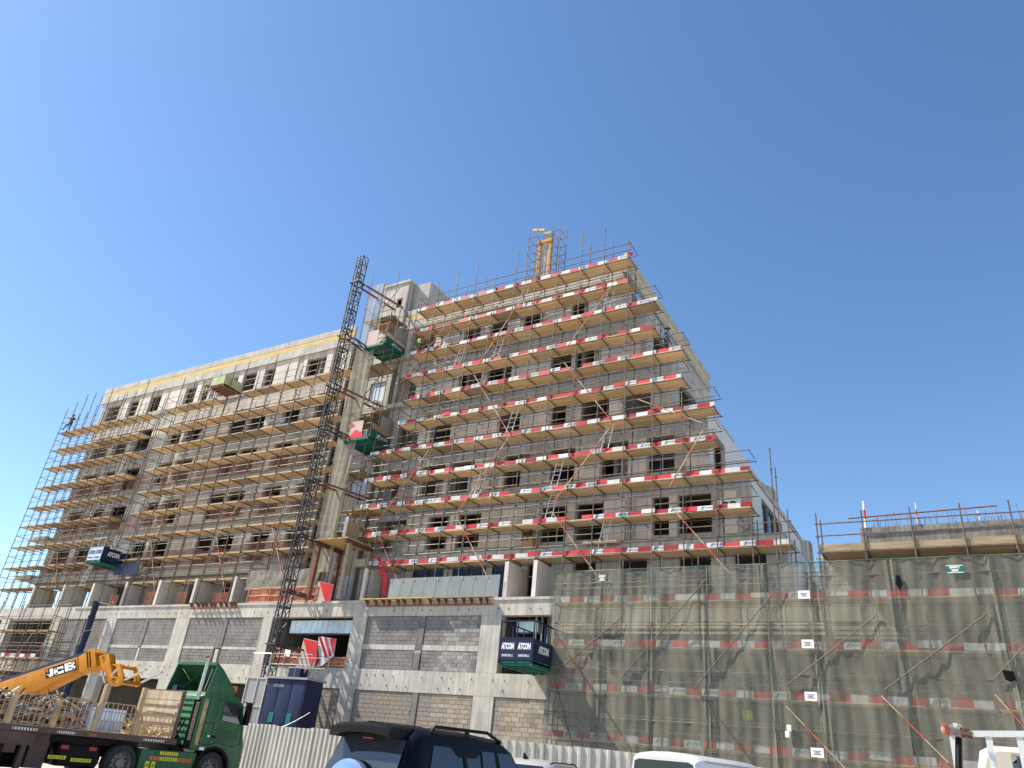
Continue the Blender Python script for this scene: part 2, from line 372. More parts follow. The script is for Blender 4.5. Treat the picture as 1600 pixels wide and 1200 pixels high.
flank(-8.0, 10.35, 13.6, 49.5, [(YW+2.4, YW+7.0, 10.6, 12.9)], 'white_plaster')
flank(-6.5, 7.2, 10.2, 50.5, [(YW+4, YW+9, 7.4, 9.6)], 'white_plaster')
tr = MB()
for k in range(4): tr.box(XR[k+1]-.0 if k < 3 else -14.6, XR[k]-.02, YW+.23, 46, BASE[k+1]-.28, BASE[k+1]-.02)
tr.box(-9, -6.52, YW+.0, 50, 10.05, 10.33)
part('terrace_slab', tr, K['grey_concrete'], tb)
for x, z, y in ((-9.9, 17.15, 49), (-8.0, 13.6, 49.5), (-6.5, 10.2, 50.5)):     # curved rear ends of the terrace parapets
    q = MB(); n = 8; pts = []
    for i in range(n+1):
        t = i/n; pts.append((x-2.6+2.6*math.sin(t*math.pi/2) , y + .3 + 2.4*(1-math.cos(t*math.pi/2)), 0))
    pts = [(x-.05+ .9*t, y-3+6*t, .0) for t in [0]] + []
    for i in range(n):
        a, b2 = i/n, (i+1)/n
        za, zb = z+.75*(a*a*(3-2*a)), z+.75*(b2*b2*(3-2*b2))
        ya, yb = y-4+4*a, y-4+4*b2
        q.hexa([(x-.25,ya,z-1.4),(x+.012,ya,z-1.4),(x+.012,yb,z-1.4),(x-.25,yb,z-1.4),(x-.25,ya,za),(x+.012,ya,za),(x+.012,yb,zb),(x-.25,yb,zb)])
    q.box(x-2.0, x+.012, y+.001, y+.25, z-3.2, z+.75)
    part('curved_parapet', q, K['grey_concrete'], tb, bevel=.04)
lv = MB()
for y0 in (YW+2.45, YW+4.0, YW+5.55):
    lv.box(-8.16, -8.10, y0, y0+.08, 10.62, 12.88); lv.box(-8.16, -8.10, y0+1.3, y0+1.38, 10.62, 12.88)
part('window_frame', lv, K['dark_concrete'], tb)
gl = MB(); gl.box(-8.2, -8.17, YW+2.41, YW+6.99, 10.61, 12.89); part('window_pane', gl, K['window_glass'], tb)
# projecting terrace edge above the first storey
ts = MB(); ts.box(XCR, -6.5, YW-.55, YW-.005, 9.62, 10.06); ts.box(XL, XCL, YW-.45, YW-.005, 9.62, 10.06); part('terrace_edge', ts, K['concrete'], tb)
# ground terrace storey: wall with doors, cross walls coming forward to the ledge
f0 = MB()
hF = [(-65.5,-62.5),(-60.5,-58.5),(-56.5,-54),(-50.6,-48),(-46.8,-44.4),(-43.2,-40.6),(-39.2,-37)]
wall_grid(f0, XL, XCL, 7.2, 10.07, YW, YW+.22, [(a, c, 7.3, 9.4) for a, c in hF]); part('wall', f0, K['grey_concrete'], tb); f0 = MB()
hR = [(-27.2,-25.0),(-24.4,-22.2),(-21.8,-20.3),(-19.6,-18.2),(-16.9,-15.7),(-14.4,-13.0),(-11.4,-9.9),(-8.8,-7.4)]
wall_grid(f0, XCR, -6.5, 7.2, 10.07, YW, YW+.22, [(a, c, 7.3, 9.45) for a, c in hR])
part('wall', f0, K['grey_concrete'], tb)
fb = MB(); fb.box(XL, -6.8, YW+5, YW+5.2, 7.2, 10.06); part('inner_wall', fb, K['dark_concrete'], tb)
for a, c in hR[:3]:
    q = MB(); q.box(a+.08, c-.08, YW+.08, YW+.11, 7.35, 9.4); part('window_pane', q, K['film'], tb, label='window covered with blue protective film')
    q = MB(); q.box(a, a+.08, YW+.04, YW+.16, 7.3, 9.45); q.box(c-.08, c, YW+.04, YW+.16, 7.3, 9.45); q.box((a+c)/2-.05, (a+c)/2+.05, YW+.04, YW+.16, 7.3, 9.45); part('window_frame', q, K['blue_steel'], tb)
fin_x = [-63.2, -59.0, -55.2, -51.2, -47.45, -43.65, -39.85, -29.05, -19.75, -18.1]
for x in fin_x:
    f = MB(); n = 3; d = (YW-.006-31.85)/n
    for i in range(n): f.box(x-.11, x+.11, 31.85+i*d+.004, 31.85+(i+1)*d-.004, 7.2, 9.0 if x < -30 else 9.1)
    part('cross_wall', f, K['panel'], tb)
for n_, b in enumerate(BASE[:3]):
    t_ = thing('edge_netting', ['strip of faded red netting along the lowest window row of the left wing','strip of faded red netting along the second lowest window row, left wing','strip of faded red netting along the middle window row of the left wing'][n_], 'netting', (-50, 33.5, b), 0, 'edge netting on the left wing')
    rr_ = random.Random(90+n_); x = XL+.6
    while x < XCL-1.5:
        L = rr_.uniform(2.2, 4.6); h_ = rr_.uniform(1.0, 1.5); q = MB(); m_ = 10
        q.add([(x+L*i/m_, 33.47+.05*math.sin(i*1.9+x), b+.05+(h_+(.12*math.sin(i*1.1+x) if j == 2 else 0))*j/2) for j in range(3) for i in range(m_+1)], [(j*(m_+1)+i, j*(m_+1)+i+1, (j+1)*(m_+1)+i+1, (j+1)*(m_+1)+i) for j in range(2) for i in range(m_)])
        if rr_.random() < .85: part('net_strip', q, K['red_net'], t_)
        x += L + rr_.uniform(0, .6)
# the number board
nb = MB(); p0 = at(1140, 793, YW-.12); nb.box(p0.x-.55, p0.x+.55, YW-.13, YW-.10, p0.z-.42, p0.z+.42)
nbo = part('number_board', nb, K['paper'], tb)
inst('lettering', text_mesh('92', .78, K['black_ink'], .012), nbo, Vector((p0.x, YW-.135, p0.z)) ).parent = nbo

# stair tower in the recess
st = thing('stair_tower', 'bare concrete stair tower rising above the roof between both wings', 'tower', (-33.2, 34.4, 7.2))
q = MB(); wall_grid(q, -34.35, -32.35, 7.2, 31.3, 34.3, 34.5, [(-34.0, -32.6, z, z+1.5) for z in (8.0, 11.2, 14.7, 18.1, 21.5, 25.0)] + [(-33.1,-32.55,29.2,30.0)])
part('wall', q, K['concrete'], st)
q = MB(); q.box(-32.35, -32.15, 34.3, 41, 7.2, 31.3); part('side_wall', q, K['grey_concrete'], st)
q = MB(); q.box(-34.55, -34.35, 34.3, 41, 7.2, 31.3); part('side_wall', q, K['concrete'], st)
q = MB(); q.box(-34.65, -32.05, 34.2, 41.2, 31.31, 31.5); q.box(-34.4, -32.3, 37.5, 37.7, 7.2, 31.2); part('roof', q, K['concrete'], st)
q = MB(); q.box(-32.14, -30.6, 34.9, 40.5, 28.0, 31.3); part('plant_room', q, K['grey_concrete'], st)
for z in (8.05, 11.25, 14.75, 18.15, 21.55, 25.05):
    q = MB(); q.box(-33.97, -32.63, 34.42, 34.45, z, z+1.42); part('window_pane', q, K['pale_board'], st)

# ================================================================ PODIUM
YP = 31.6
pd = thing('podium_building', 'lower concrete frame with block infill walls below the long ledge', 'building', (-40, YP, GZ))
ZL = 7.25
cols = [(-65.5,-64.3),(-58.5,-57.4),(-51.7,-50.55),(-44.2,-42.85),(-36.15,-35.35),(-29.1,-28.1),(-20.75,-19.6),(-16.79,-16.5)]
bm1 = MB(); bm1.box(-90, -16.45, YP-.03, YP+.4, 6.40, ZL); part('upper_beam', bm1, K['concrete'], pd)
lt = MB(); lt.box(-56, -16.46, YP-.09, YP-.031, ZL-.13, ZL); part('ledge', lt, K['concrete'], pd)
bm2 = MB(); bm2.box(-90, -16.45, YP-.03, YP+.4, 2.72, 3.74); part('lower_beam', bm2, K['concrete'], pd)
for a, c in cols:
    q = MB(); q.box(a, c, YP-.026, YP+.45, 3.745, 6.395); q.box(a, c, YP-.026, YP+.45, GZ, 2.715); part('column', q, K['concrete'], pd)
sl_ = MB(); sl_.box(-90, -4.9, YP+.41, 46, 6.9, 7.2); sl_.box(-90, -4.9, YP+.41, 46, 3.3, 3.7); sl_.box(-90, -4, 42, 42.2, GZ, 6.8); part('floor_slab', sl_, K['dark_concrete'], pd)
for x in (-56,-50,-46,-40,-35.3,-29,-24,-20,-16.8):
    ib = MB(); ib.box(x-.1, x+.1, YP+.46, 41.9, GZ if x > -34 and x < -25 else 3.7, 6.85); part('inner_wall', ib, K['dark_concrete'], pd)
# infill: mortar face + blocks.  (x0,x1,z0,z1,tan)
fills = [(-50.5,-47.4,3.76,4.50,0),(-50.5,-47.4,4.72,6.38,0),(-47.0,-44.25,3.76,4.50,0),(-47.0,-44.25,4.72,6.38,0),
         (-42.8,-39.9,3.76,4.54,0),(-42.8,-39.9,4.72,6.38,0),(-39.2,-36.2,3.76,4.54,0),(-39.2,-36.2,4.72,6.38,0),
         (-28.05,-24.65,3.76,4.70,0),(-28.05,-24.65,4.98,6.38,0),(-24.15,-20.8,3.76,4.70,0),(-24.15,-20.8,4.98,6.38,0),
         (-28.05,-24.35,GZ,2.70,1),(-23.95,-20.8,GZ,2.70,1),(-19.55,-16.8,.75,2.70,1),(-19.55,-16.8,GZ,.35,1),(-32.0,-29.15,GZ,2.70,1),
         (-57.3,-54.6,3.76,6.38,0),(-54.2,-51.75,3.76,6.38,0)]
blocks = []
for x0, x1, z0, z1, tan in fills:
    mo = MB(); mo.box(x0, x1, YP+.035, YP+.3, z0, z1); part('mortar_face', mo, K['mortar'], pd)
    rows = int(round((z1-z0)/.2)); h = (z1-z0)/rows
    for i in range(rows):
        x = x0 + (-.2 if i % 2 else 0) + random.uniform(-.05, .05)
        while x < x1-.04:
            a, c = max(x, x0), min(x+.4, x1)
            if c-a > .08: blocks.append((a, c, z0+i*h, z0+(i+1)*h, tan))
            x += .4
full = [b for b in blocks if b[1]-b[0] > .35]
full.sort(key=lambda b: math.hypot(b[0], YP)); near = set(full[:300])
bme = {}
for t in (0, 1):
    q = MB(); q.box(-.192, .192, 0, .08, -.091, .091); bme[t] = q.mesh('block', K['tan_block' if t else 'block'])
rest = {0: MB(), 1: MB()}
for b in blocks:
    y = YP + .012 + random.random()*.012
    if b in near: inst('block', bme[b[4]], pd, ((b[0]+b[1])/2, y, (b[2]+b[3])/2+random.uniform(-.004,.004)), (0, 0, random.uniform(-.012,.012)))
    else: rest[b[4]].box(b[0]+.009, b[1]-.009, y, y+.08, b[2]+.009, b[3]-.009)
for t in (0, 1):
    o = part('block', rest[t], K['tan_block' if t else 'block'], pd); o['kind'] = 'stuff'
ln = MB()
for x0, x1, z0, z1 in ((-28.08,-24.62,4.71,4.97),(-24.2,-20.78,4.71,4.97),(-50.5,-47.4,4.51,4.71),(-47,-44.25,4.51,4.71),(-42.8,-39.9,4.55,4.71),(-39.2,-36.2,4.55,4.71),(-24.6,-24.2,4.56,4.74),(-19.55,-16.8,.36,.74)): ln.box(x0, x1, YP+.0, YP+.3, z0, z1)
part('lintel', ln, K['concrete'], pd)
sf = MB()
for x0, x1, z0, z1 in ((-24.62,-24.18,4.75,6.395),(-24.6,-24.2,3.745,4.55),(-24.32,-23.98,GZ,2.715),(-39.87,-39.22,4.6,6.395),(-47.37,-47.03,4.6,6.395),(-54.55,-54.25,3.745,6.395)): sf.box(x0, x1, YP-.02, YP+.3, z0, z1)
part('stiffener_column', sf, K['dark_concrete'], pd)
sf = MB()
for x0, x1, z0, z1 in ((-39.7,-39.4,3.745,4.56),(-47.3,-47.08,3.745,4.56)): sf.box(x0, x1, YP+.0, YP+.3, z0, z1)
part('stiffener_column', sf, K['concrete'], pd)
# tie holes
th = MB()
for z in (6.72, 2.98, 3.45):
    x = -52
    while x < -16.7:
        if random.random() < .8: th.tube((x, YP-.034, z+random.uniform(-.06,.06)), (x, YP-.02, z), .025, 6); th.bar((x, YP-.035, z), (x+.04, YP-.10, z-.06), .02)
        x += random.choice((.55, .6, .65, 1.2))
part('tie_bar', th, K['black'], pd)['kind'] = 'stuff'
# formwork brackets left under the ledge
def brackets(name, x0, x1, n, zt, zb, label):
    t = thing(name, label, 'brackets', ((x0+x1)/2, YP-.1, zb))
    q = MB(); q.prism([(-.02,0,0),(-.02,-.34,0),(-.02,-.34,-.05),(-.02,-.02,-.3),(-.02,0,-.3)], (.04,0,0)); me = q.mesh('bracket', K['rust'])
    for i in range(n):
        x = x0 + (x1-x0)*(i+.5)/n + random.uniform(-.12,.12); inst('bracket', me, t, (x, YP-.095, zt))
    q = MB(); q.bar((x0, YP-.13, zb), (x1, YP-.13, zb), .04, .06); part('rail', q, K['rust'], t); return t
bt = brackets('bracket_row', -28.3, -20.1, 16, 7.2, 6.92, 'row of rusty steel brackets under the ledge below the glass balustrade')
q = MB(); q.box(-28.4, -23.6, YP-.5, YP-.11, 7.205, 7.25); part('plank', q, K['new_wood'], bt); q = MB(); q.box(-23.5, -20.1, YP-.45, YP-.11, 7.205, 7.24); part('plank', q, K['old_wood'], bt)
brackets('bracket_row', -42.95, -38.5, 10, 7.28, 6.95, 'short row of dark brackets under the ledge beside the orange barrier')
cw = thing('site_cables', 'loose black cables hanging down the right end of the tower scaffold', 'cable', (-8, 32.6, 10))
for a, c, d in (((1166,790),(1186,820),(1160,832)),((1150,815),(1170,838),(1205,822)),((1120,752),(1128,800),(1122,850))):
    P0, P1, P2 = at(*a,32.6), at(*c,32.6), at(*d,32.6); q = MB(); q.path([P0*(1-u)**2+P1*2*u*(1-u)+P2*u*u for u in [i/8 for i in range(9)]], .012, 5); part('cable', q, K['black'], cw)
# things in the openings
dk = MB()
for i in range(12): dk.box(-34.3+i*.42, -34.3+i*.42+.4, YP+.5, YP+1.1, 5.6, 6.3)
o = thing('air_duct', 'galvanised air duct hung under the ceiling in the opening by the mast', 'duct', (-32, YP+.5, 5.6)); part('duct_section', dk, K['duct'], o)
q = MB(); q.bar((-32.4, YP+.6, 6.3), (-32.4, YP+.6, 6.89), .03); q.bar((-30.2, YP+.6, 6.3), (-30.2, YP+.6, 6.89), .03); part('hanger', q, K['galv'], o)
q = MB(); q.box(-19.2,-18.0,YP+.8,YP+1.3,5.75,6.3); o = thing('air_duct', 'short galvanised duct in the opening above the blue loading platform', 'duct', (-18.6, YP+.8, 5.7)); part('duct_section', q, K['duct'], o)
q = MB(); q.bar((-18.6,YP+1,6.3),(-18.6,YP+1,6.89),.03); part('hanger', q, K['galv'], o)
sg = thing('stud_frame', 'row of metal wall studs in the opening behind the blue loading platform', 'frame', (-17.3, YP+1, 3.7))
for i in range(8):
    q = MB(); q.box(-18.05, -17.98, YP+.6+i*.42, YP+.66+i*.42, 3.71, 6.88); q.v = [(x+ (y-YP-.6)*.24, y, z) for x, y, z in q.v]; part('stud', q, K['galv'], sg)

# right wing behind the net
rw = thing('plastered_wing', 'beige plastered low wing with rough parapet behind the debris net', 'building', (-7, YP, GZ))
q = MB(); wall_grid(q, -16.44, 6, GZ, 7.0, YP, YP+.3, [(-15.6,-13.2,4.4,6.0),(-12.4,-9.6,-.9,1.4)]); part('wall', q, K['shaded_plaster'], rw)
q = MB(); q.box(-4.9, 6, YP-.04, YP+.3, 7.01, 8.35); q.box(-3.25, 6, YP-.06, YP+.3, 8.36, 9.66); part('parapet', q, K['rough_concrete'], rw)
q = MB(); q.box(-16.44, -4.9, YP-.12, YP+.35, 5.55, 6.0); q.box(-16.44, 6, YP-.1, YP+.35, 7.002, 7.2) ; part('cornice', q, K['plaster'], rw)
q = MB(); q.box(-16.4, 6, YP+.31, 44, 6.7, 6.99); q.box(-4.9,6,40,40.3,7,9.5); part('roof', q, K['grey_concrete'], rw)
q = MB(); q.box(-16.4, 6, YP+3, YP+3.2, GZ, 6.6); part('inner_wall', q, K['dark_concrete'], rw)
rb = MB()
for i in range(60):
    x = -3.1 + random.random()*6.5; h = random.uniform(.15, .65); rb.tube((x, YP+.1+random.random()*.1, 9.6), (x+random.uniform(-.06,.06), YP+.12, 9.66+h), .009, 4)
o = part('rebar', rb, K['rust'], rw); o['kind'] = 'stuff'
# ================================================================ SCAFFOLDS
def unit(name, m, L):                        # a tube of length L along x / y / z, shared
    pass
_um = {}
def tube_me(name, axis, L, m, r=.026):
    key = (name, axis, round(L, 2), m.name)
    if key not in _um:
        q = MB(); v = Vector({'x': (L,0,0), 'y': (0,L,0), 'z': (0,0,L)}[axis]); q.tube((0,0,0), v, r, 6)
        if axis == 'z':
            z = .5
            while z < L-.2: q.tube((0,0,z), (0,0,z+.07), r*1.7, 6); z += 1.0   # node cups
        _um[key] = q.mesh(name, m)
    return _um[key]
DECK = {}
def deck_me(L, W, m):
    key = (round(L, 2), round(W, 2), m.name)
    if key not in DECK:
        q = MB(); n = max(3, int(round(W/.24))); d = W/n
        for i in range(n): q.box(.01, L-.01, i*d+.006, (i+1)*d-.006, random.uniform(0,.006), .04)
        DECK[key] = q.mesh('deck', m)
    return DECK[key]
TOE = {}
def toe_me(L, h, m):
    key = (round(L, 2), h, m.name)
    if key not in TOE:
        q = MB(); q.box(.003, L-.003, 0, .02, 0, h); TOE[key] = q.mesh('toe_board', m)
    return TOE[key]
def toe_row(t, x0, x1, y, z, rnd, h=.22, logo=LOGO):
    x = x0; c = rnd.random() < .5
    while x < x1-.2:
        L = min(round(rnd.choice((.58,.62,.66,.7,.74))*1.0, 2), round(x1-x, 2)); zz = z + rnd.uniform(-.012, .014)
        if rnd.random() < .08: zz += .07
        if rnd.random() < .035: x += L; c = not c; continue
        b = inst('toe_board', toe_me(L, h, K['white' if c else 'red']), t, (x, y+rnd.uniform(0,.012), zz), (rnd.uniform(-.12,.05), rnd.uniform(-.022,.022), 0))
        if c and L > .5 and rnd.random() < .55:
            s = bpy.data.objects.new('lettering', logo); C.objects.link(s); s.parent = b; s.location = (L/2+.05, -.004, h/2)
        x += L; c = not c if rnd.random() < .93 else c
BR = {}
def brace(t, p, q, m=None, striped=True, r=.028):
    mb = MB(); p, q = Vector(p), Vector(q); n = max(2, int((q-p).length/.75))
    for i in range(n): mb.tube(p.lerp(q, i/n), p.lerp(q, (i+1)/n), r, 6, i % 2 if striped else 0)
    return part('brace', mb, [K['cream_paint'], K['redpole']] if striped else m or K['tube'], t)
K['tan_tube'] = mat('dusty_tube', (.11,.10,.08), .6, .2, 3)
K['redpole'] = mat('red_pole', (.50,.12,.08), .6, .2, 3)
def scaffold(name, label, xs, Yo, Yi, z0, tops, rows, toe=0, m='tube', deckm='deck', group=None, seed=1, inner_top=None, rail=True, start=None):
    """xs standards; tops[i] upper end of each; rows: (z, i0, i1) a deck between standards i0 and i1"""
    rnd = random.Random(seed)
    t = thing(name, label, 'scaffold', (xs[0], Yo, z0), 0, group)
    for i, x in enumerate(xs):
        zs = z0 if start is None else start(i)
        for Y, d in ((Yo, 0), (Yi, -rnd.choice((0, .5, 1.0)))):
            L = tops[i]+d-zs; L = round(L*2)/2
            inst('standard', tube_me('standard', 'z', L, K[m], .028), t, (x+rnd.uniform(-.02,.02), Y, zs))
    W = Yi-Yo
    for z, i0, i1 in rows:
        Lr = xs[i1]-xs[i0]
        for Y in (Yo, Yi): inst('ledger', tube_me('ledger', 'x', Lr+.3, K[m]), t, (xs[i0]-.15, Y+.045, z-.06))
        if rail:
            for dz in (.5, 1.0): inst('guard_rail', tube_me('guard_rail', 'x', Lr+.3, K[m], .023), t, (xs[i0]-.15, Yo+.045, z+dz+rnd.uniform(-.02,.02)))
            for dz in (.85,): inst('guard_rail', tube_me('guard_rail', 'x', Lr+.3, K[m], .018), t, (xs[i0]-.15, Yi-.045, z+dz))
        for i in range(i0, i1+1):
            inst('transom', tube_me('transom', 'y', W+.2, K[m], .03), t, (xs[i]+.05, Yo-.1, z-.045))
        for i in (i0, i1):
            inst('end_rail', tube_me('end_rail', 'y', W, K[m], .023), t, (xs[i]+.05, Yo, z+1.0))
        for i in range(i0, i1):
            L = xs[i+1]-xs[i]
            u = rnd.random(); b = inst('deck', deck_me(L, W-.1, K['old_wood' if u < .10 else 'pale_deck' if u < .26 else deckm]), t, (xs[i], Yo+.06, z+rnd.uniform(0,.012)), (rnd.uniform(-.006,.006), rnd.uniform(-.006,.006), 0))
            if rnd.random() < .16: q = MB(); x_ = xs[i]+rnd.uniform(.1,.8); y_ = rnd.uniform(Yo+.3,Yi-.2); q.bar((x_,y_,z+.06),(x_+rnd.uniform(.8,1.6),y_+rnd.uniform(-.15,.15),z+.07),.2,.035); part('loose_plank', q, K['new_wood' if rnd.random() < .6 else 'old_wood'], t)
            if rnd.random() < .5:
                inst('tie_tube', tube_me('tie_tube', 'y', round(rnd.uniform(.5,1.0),1), K[m], .022), t, (xs[i]+L*.5, Yi-.1, z-.12))
        if toe: toe_row(t, xs[i0]-rnd.uniform(0,.35), xs[i1]+rnd.uniform(-.1,.25), Yo+.06, z+.025, rnd)
    return t
LAD = {}
def ladder(x, Y, z, H, lean, label=None, m='galv'):
    key = (round(H,1), lean, m)
    q = MB()
    for s in (-.2, .2): q.tube((s,0,0), (s+lean*.2,lean,H), .03, 6)
    n = int(H/.3)
    for i in range(1, n): q.tube((-.2+lean*.2*i/n,lean*i/n,H*i/n), (.2+lean*.2*i/n,lean*i/n,H*i/n), .018, 5)
    return q
def rung_ladder(p, H, lx, ly, label, group=None):
    t = thing('ladder', label, 'ladder', p, 0, group); p = Vector(p); off = Vector((lx, ly, H))
    for s in (-.19, .19):
        q = MB(); q.tube(p+Vector((s,0,0)), p+Vector((s,0,0))+off, .032, 6); part('rail', q, K['white'], t)
    q = MB(); n = int(H/.3)
    q.tube(p+Vector((-.19,0,.15)), p+Vector((.19,0,.15)), .018, 5); me = None
    for i in range(1, n):
        c = p+off*(i/n)
        if me is None:
            qq = MB(); qq.tube((-.19,0,0), (.19,0,0), .018, 5); me = qq.mesh('rung', K['white'])
        inst('rung', me, t, c)
    return t

YO, YI = 32.0, 33.16
# right-hand tower scaffold
xr = [-28.85+1.52*i for i in range(16)]      # -28.85 .. -6.05
xr[0] = -28.85
def lvl(i): return i
RZ = [26.5, 24.78, 23.1, 21.38, 19.75, 18.1, 16.25, 14.5, 12.75, 11.05, 9.3]
ext = [-30.4] + xr; XS = ext                 # 17 standards
def idx(x): return min(range(len(XS)), key=lambda i: abs(XS[i]-x))
Re = [-13.9, -13.9, -12.6, -12.6, -11.1, -11.1, -9.5, -9.5, -8.0, -8.0, -6.2]
rows = [(z, 0 if 6 <= k <= 9 else 1, idx(Re[k])) for k, z in enumerate(RZ)]
tops = []
for x in XS:
    ks = [k for k in range(11) if Re[k] > x-.3]; tops.append(RZ[min(ks)] + random.choice((1.3, 2.2, 2.6)))
sc = scaffold('tower_scaffold', 'tall tube scaffold with red and white toe boards on the right-hand block', XS, YO, YI, 7.3, tops, rows, toe=1, seed=11, group=None, start=lambda i: 7.3 if XS[i] < -13 else 7.3)
for a, b in (((700,504),(627,597)),((964,434),(882,548)),((816,465),(746,572)),((881,566),(955,657)),((741,586),(797,680)),((796,682),(712,805)),((715,810),(767,912)),((952,670),(865,785)),((862,799),(945,917)),((587,825),(625,917)),((669,705),(590,815)),((997,624),(1097,661)),((1099,672),(1046,761)),((1047,790),(1160,918))):
    brace(sc, at(*a, YO-.06), at(*b, YO-.06))
for x, y in ((952,458),(817,470),(778,548),(716,572),(800,660),(752,742),(862,790),(949,690),(944,852),(870,745)):
    p = at(x, y, 32.35); zz = max([z for z in RZ if z < p.z+.1]); p = Vector((p.x-.2, 32.35, zz+.05)); 
    L = {952:'white ladder at the top right corner of the tower scaffold, just under the roof deck',817:'white ladder on the scaffold below the yellow roof formwork',778:'white ladder standing by the brace in the upper middle of the tower scaffold',716:'white ladder in the left upper part of the tower scaffold',800:'white ladder against a black window where two braces meet',752:'white ladder left of centre half way up the tower scaffold',862:'white ladder in the lower middle of the tower scaffold above the seated worker',949:'white ladder near a window on the right, half way up the tower scaffold',944:'white ladder with a cream board at its foot, low on the tower scaffold',870:'white ladder one lift above the ladder of the lower middle'}[x]
    rung_ladder(p, 2.15, .35, .15, L, 'ladders on the tower scaffold')
q = MB(); p = at(940, 848, 32.5); q.box(p.x-.9, p.x+.9, 32.2, 32.9, p.z-.06, p.z+.0); q.v = [(x, y, z-(.25 if abs(x-p.x) < .5 else 0)) for x, y, z in q.v]
solo('cream_board', q, K['cream_paint'], 'sagging cream board lying across the rails beside the lowest ladder', 'board')

# left-hand scaffolds
LZ = [23.12, 21.4, 19.66, 17.8, 15.97, 14.27, 12.45, 10.68, 8.95]
x1 = [-69.45+1.305*i for i in range(11)]     # -69.45 .. -56.4
s1 = scaffold('wing_scaffold', 'tube scaffold running past the far left end of the building into the sky', x1, YO, YI, 5.6, [26.6-random.choice((0,.5,1.0)) for _ in x1],
              [(z, 0, 10 if k != 7 else 9) for k, z in enumerate(LZ)], seed=21)
x2 = [-54.15+1.54*i for i in range(14)]      # -54.15 .. -34.1
s2 = scaffold('wing_scaffold', 'tube scaffold with bare plywood decks in front of the long left wing', x2, YO, YI, 7.3, [25.9-(.0 if i < 9 else 1.0)-random.choice((0,.5,.9)) for i in range(14)],
              [(z, 0, 13) if k else (z, 0, 4) for k, z in enumerate(LZ[:8])] + [(LZ[0], 6, 13)] + [(8.95, 0, 10)], seed=31)
for a, b in (((150,777),(94,852)),((240,772),(185,847)),((300,757),(232,847)),((397,755),(338,837)),((442,800),(425,823)),((425,823),(440,892)),((236,845),(242,932)),((338,838),(352,930))):
    brace(s2, at(*a, YO-.06), at(*b, YO-.06))
brace(s1, at(90, 862, YO-.06), at(85, 945, YO-.06))
for n, (x, y) in enumerate(((186,735),(146,800),(167,880),(133,905))):
    p = at(x, y, 32.3); zz = max([z for z in LZ if z < p.z+.1]); rung_ladder((p.x-.2, 32.3, zz+.05), 2.0, .3, .12,
        ['white ladder near the end of the left scaffold, highest of the four there','white ladder on the left scaffold above the navy loading platform','white ladder just left of the navy loading platform','lowest white ladder on the far left scaffold'][n], 'ladders on the left scaffolds')

# low scaffold bottom left
xg = [-63.4+1.5*i for i in range(7)]
s3 = scaffold('low_scaffold', 'low scaffold with two red and white toe boards at the bottom left', xg, 30.2, 31.2, GZ, [8.2-random.choice((0,.6,1)) for _ in xg], [(5.35,0,5),(3.5,0,5),(1.75,0,5)], seed=41)
rnd = random.Random(5); toe_row(s3, -63.6, -56.6, 30.26, 3.56, rnd); toe_row(s3, -63.6, -56.6, 30.26, 1.8, rnd)
brace(s3, (-57.5, 30.1, 5.3), (-60.3, 30.1, 1.2)); brace(s3, (-55.5,30.1,5.0), (-57,30.1,2.0))
for z in (6.2, 7.1, 4.3, 2.6): inst('guard_rail', tube_me('guard_rail', 'x', 9.4, K['tube'], .023), s3, (-63.5, 30.2, z))

# net scaffold on the right
xn = [-16.0,-14.38,-12.75,-11.0,-9.4,-7.74,-6.22,-4.62,-3.0,-1.34,.3,1.78,3.4]
n_t = [8.6 if i < 7 else 9.9 for i in range(13)]; n_t[6] = 13.0
ns = scaffold('net_scaffold', 'low scaffold wrapped in olive debris net at the right', xn, 30.2, 31.15, GZ, n_t, [(6.62,0,12),(4.78,0,12),(3.0,0,12),(1.16,0,12)], toe=0, seed=51, m='tube')
rnd = random.Random(8)
LOGO_N = logo(.165, K['teal'])
for z in (6.68, 4.84, 3.06, 1.22): toe_row(ns, -16.0, 3.4, 30.27, z, rnd, .25, LOGO_N)
for z in (8.0, 7.45, 5.65, 3.9, 2.05): inst('guard_rail', tube_me('guard_rail', 'x', 19.6, K['tube'], .026), ns, (-16.1, 30.13, z))
for a, b in (((1103,905),(968,1062)),((1217,915),(1083,1078)),((1370,960),(1228,1072)),((1543,958),(1382,1078)),((1600,1010),(1552,1062)),((970,965),(880,1040))):
    brace(ns, at(*a, 29.98), at(*b, 29.98), K['tan_tube'], False, .024)
for a, b in (((1090,1080),(1178,1195)),((1228,1103),(1320,1200)),((1377,1087),(1482,1192)),((861,1045),(896,1170)),((1555,1085),(1600,1135))): brace(ns, at(*a, 29.98), at(*b, 29.98), striped=(a[0] > 1200), m=K['tan_tube'], r=.024)
brace(ns, (-16.0,30.2,1.2), (-14.4,29.2,GZ), striped=True)
# upper deck of the net scaffold beyond the gap
for i in range(7, 12): inst('deck', deck_me(xn[i+1]-xn[i], 1.4, K['old_wood']), ns, (xn[i], 30.22, 8.41))
for z in (9.02, 9.5): inst('guard_rail', tube_me('guard_rail', 'x', 8.2, K['tube'], .026), ns, (xn[7]-.1, 30.2, z))
for i in range(7, 13): inst('transom', tube_me('transom', 'y', 1.7, K['tube'], .03), ns, (xn[i]+.05, 30.1, 8.37))
for Y in (30.2, 31.6): inst('ledger', tube_me('ledger', 'x', 8.2, K['tube']), ns, (xn[7]-.1, Y, 8.36))
for i, (x0, x1_) in enumerate(((-4.6,-2.9),(-2.88,-1.1),(-1.08,.5),(.52,2.0),(2.02,3.4))):
    q = MB(); q.box(x0, x1_, 30.24, 30.275, 8.46, 8.46+.24-.02*(i % 3)); part('toe_board', q, K['old_wood'], ns, label='plain timber toe board')
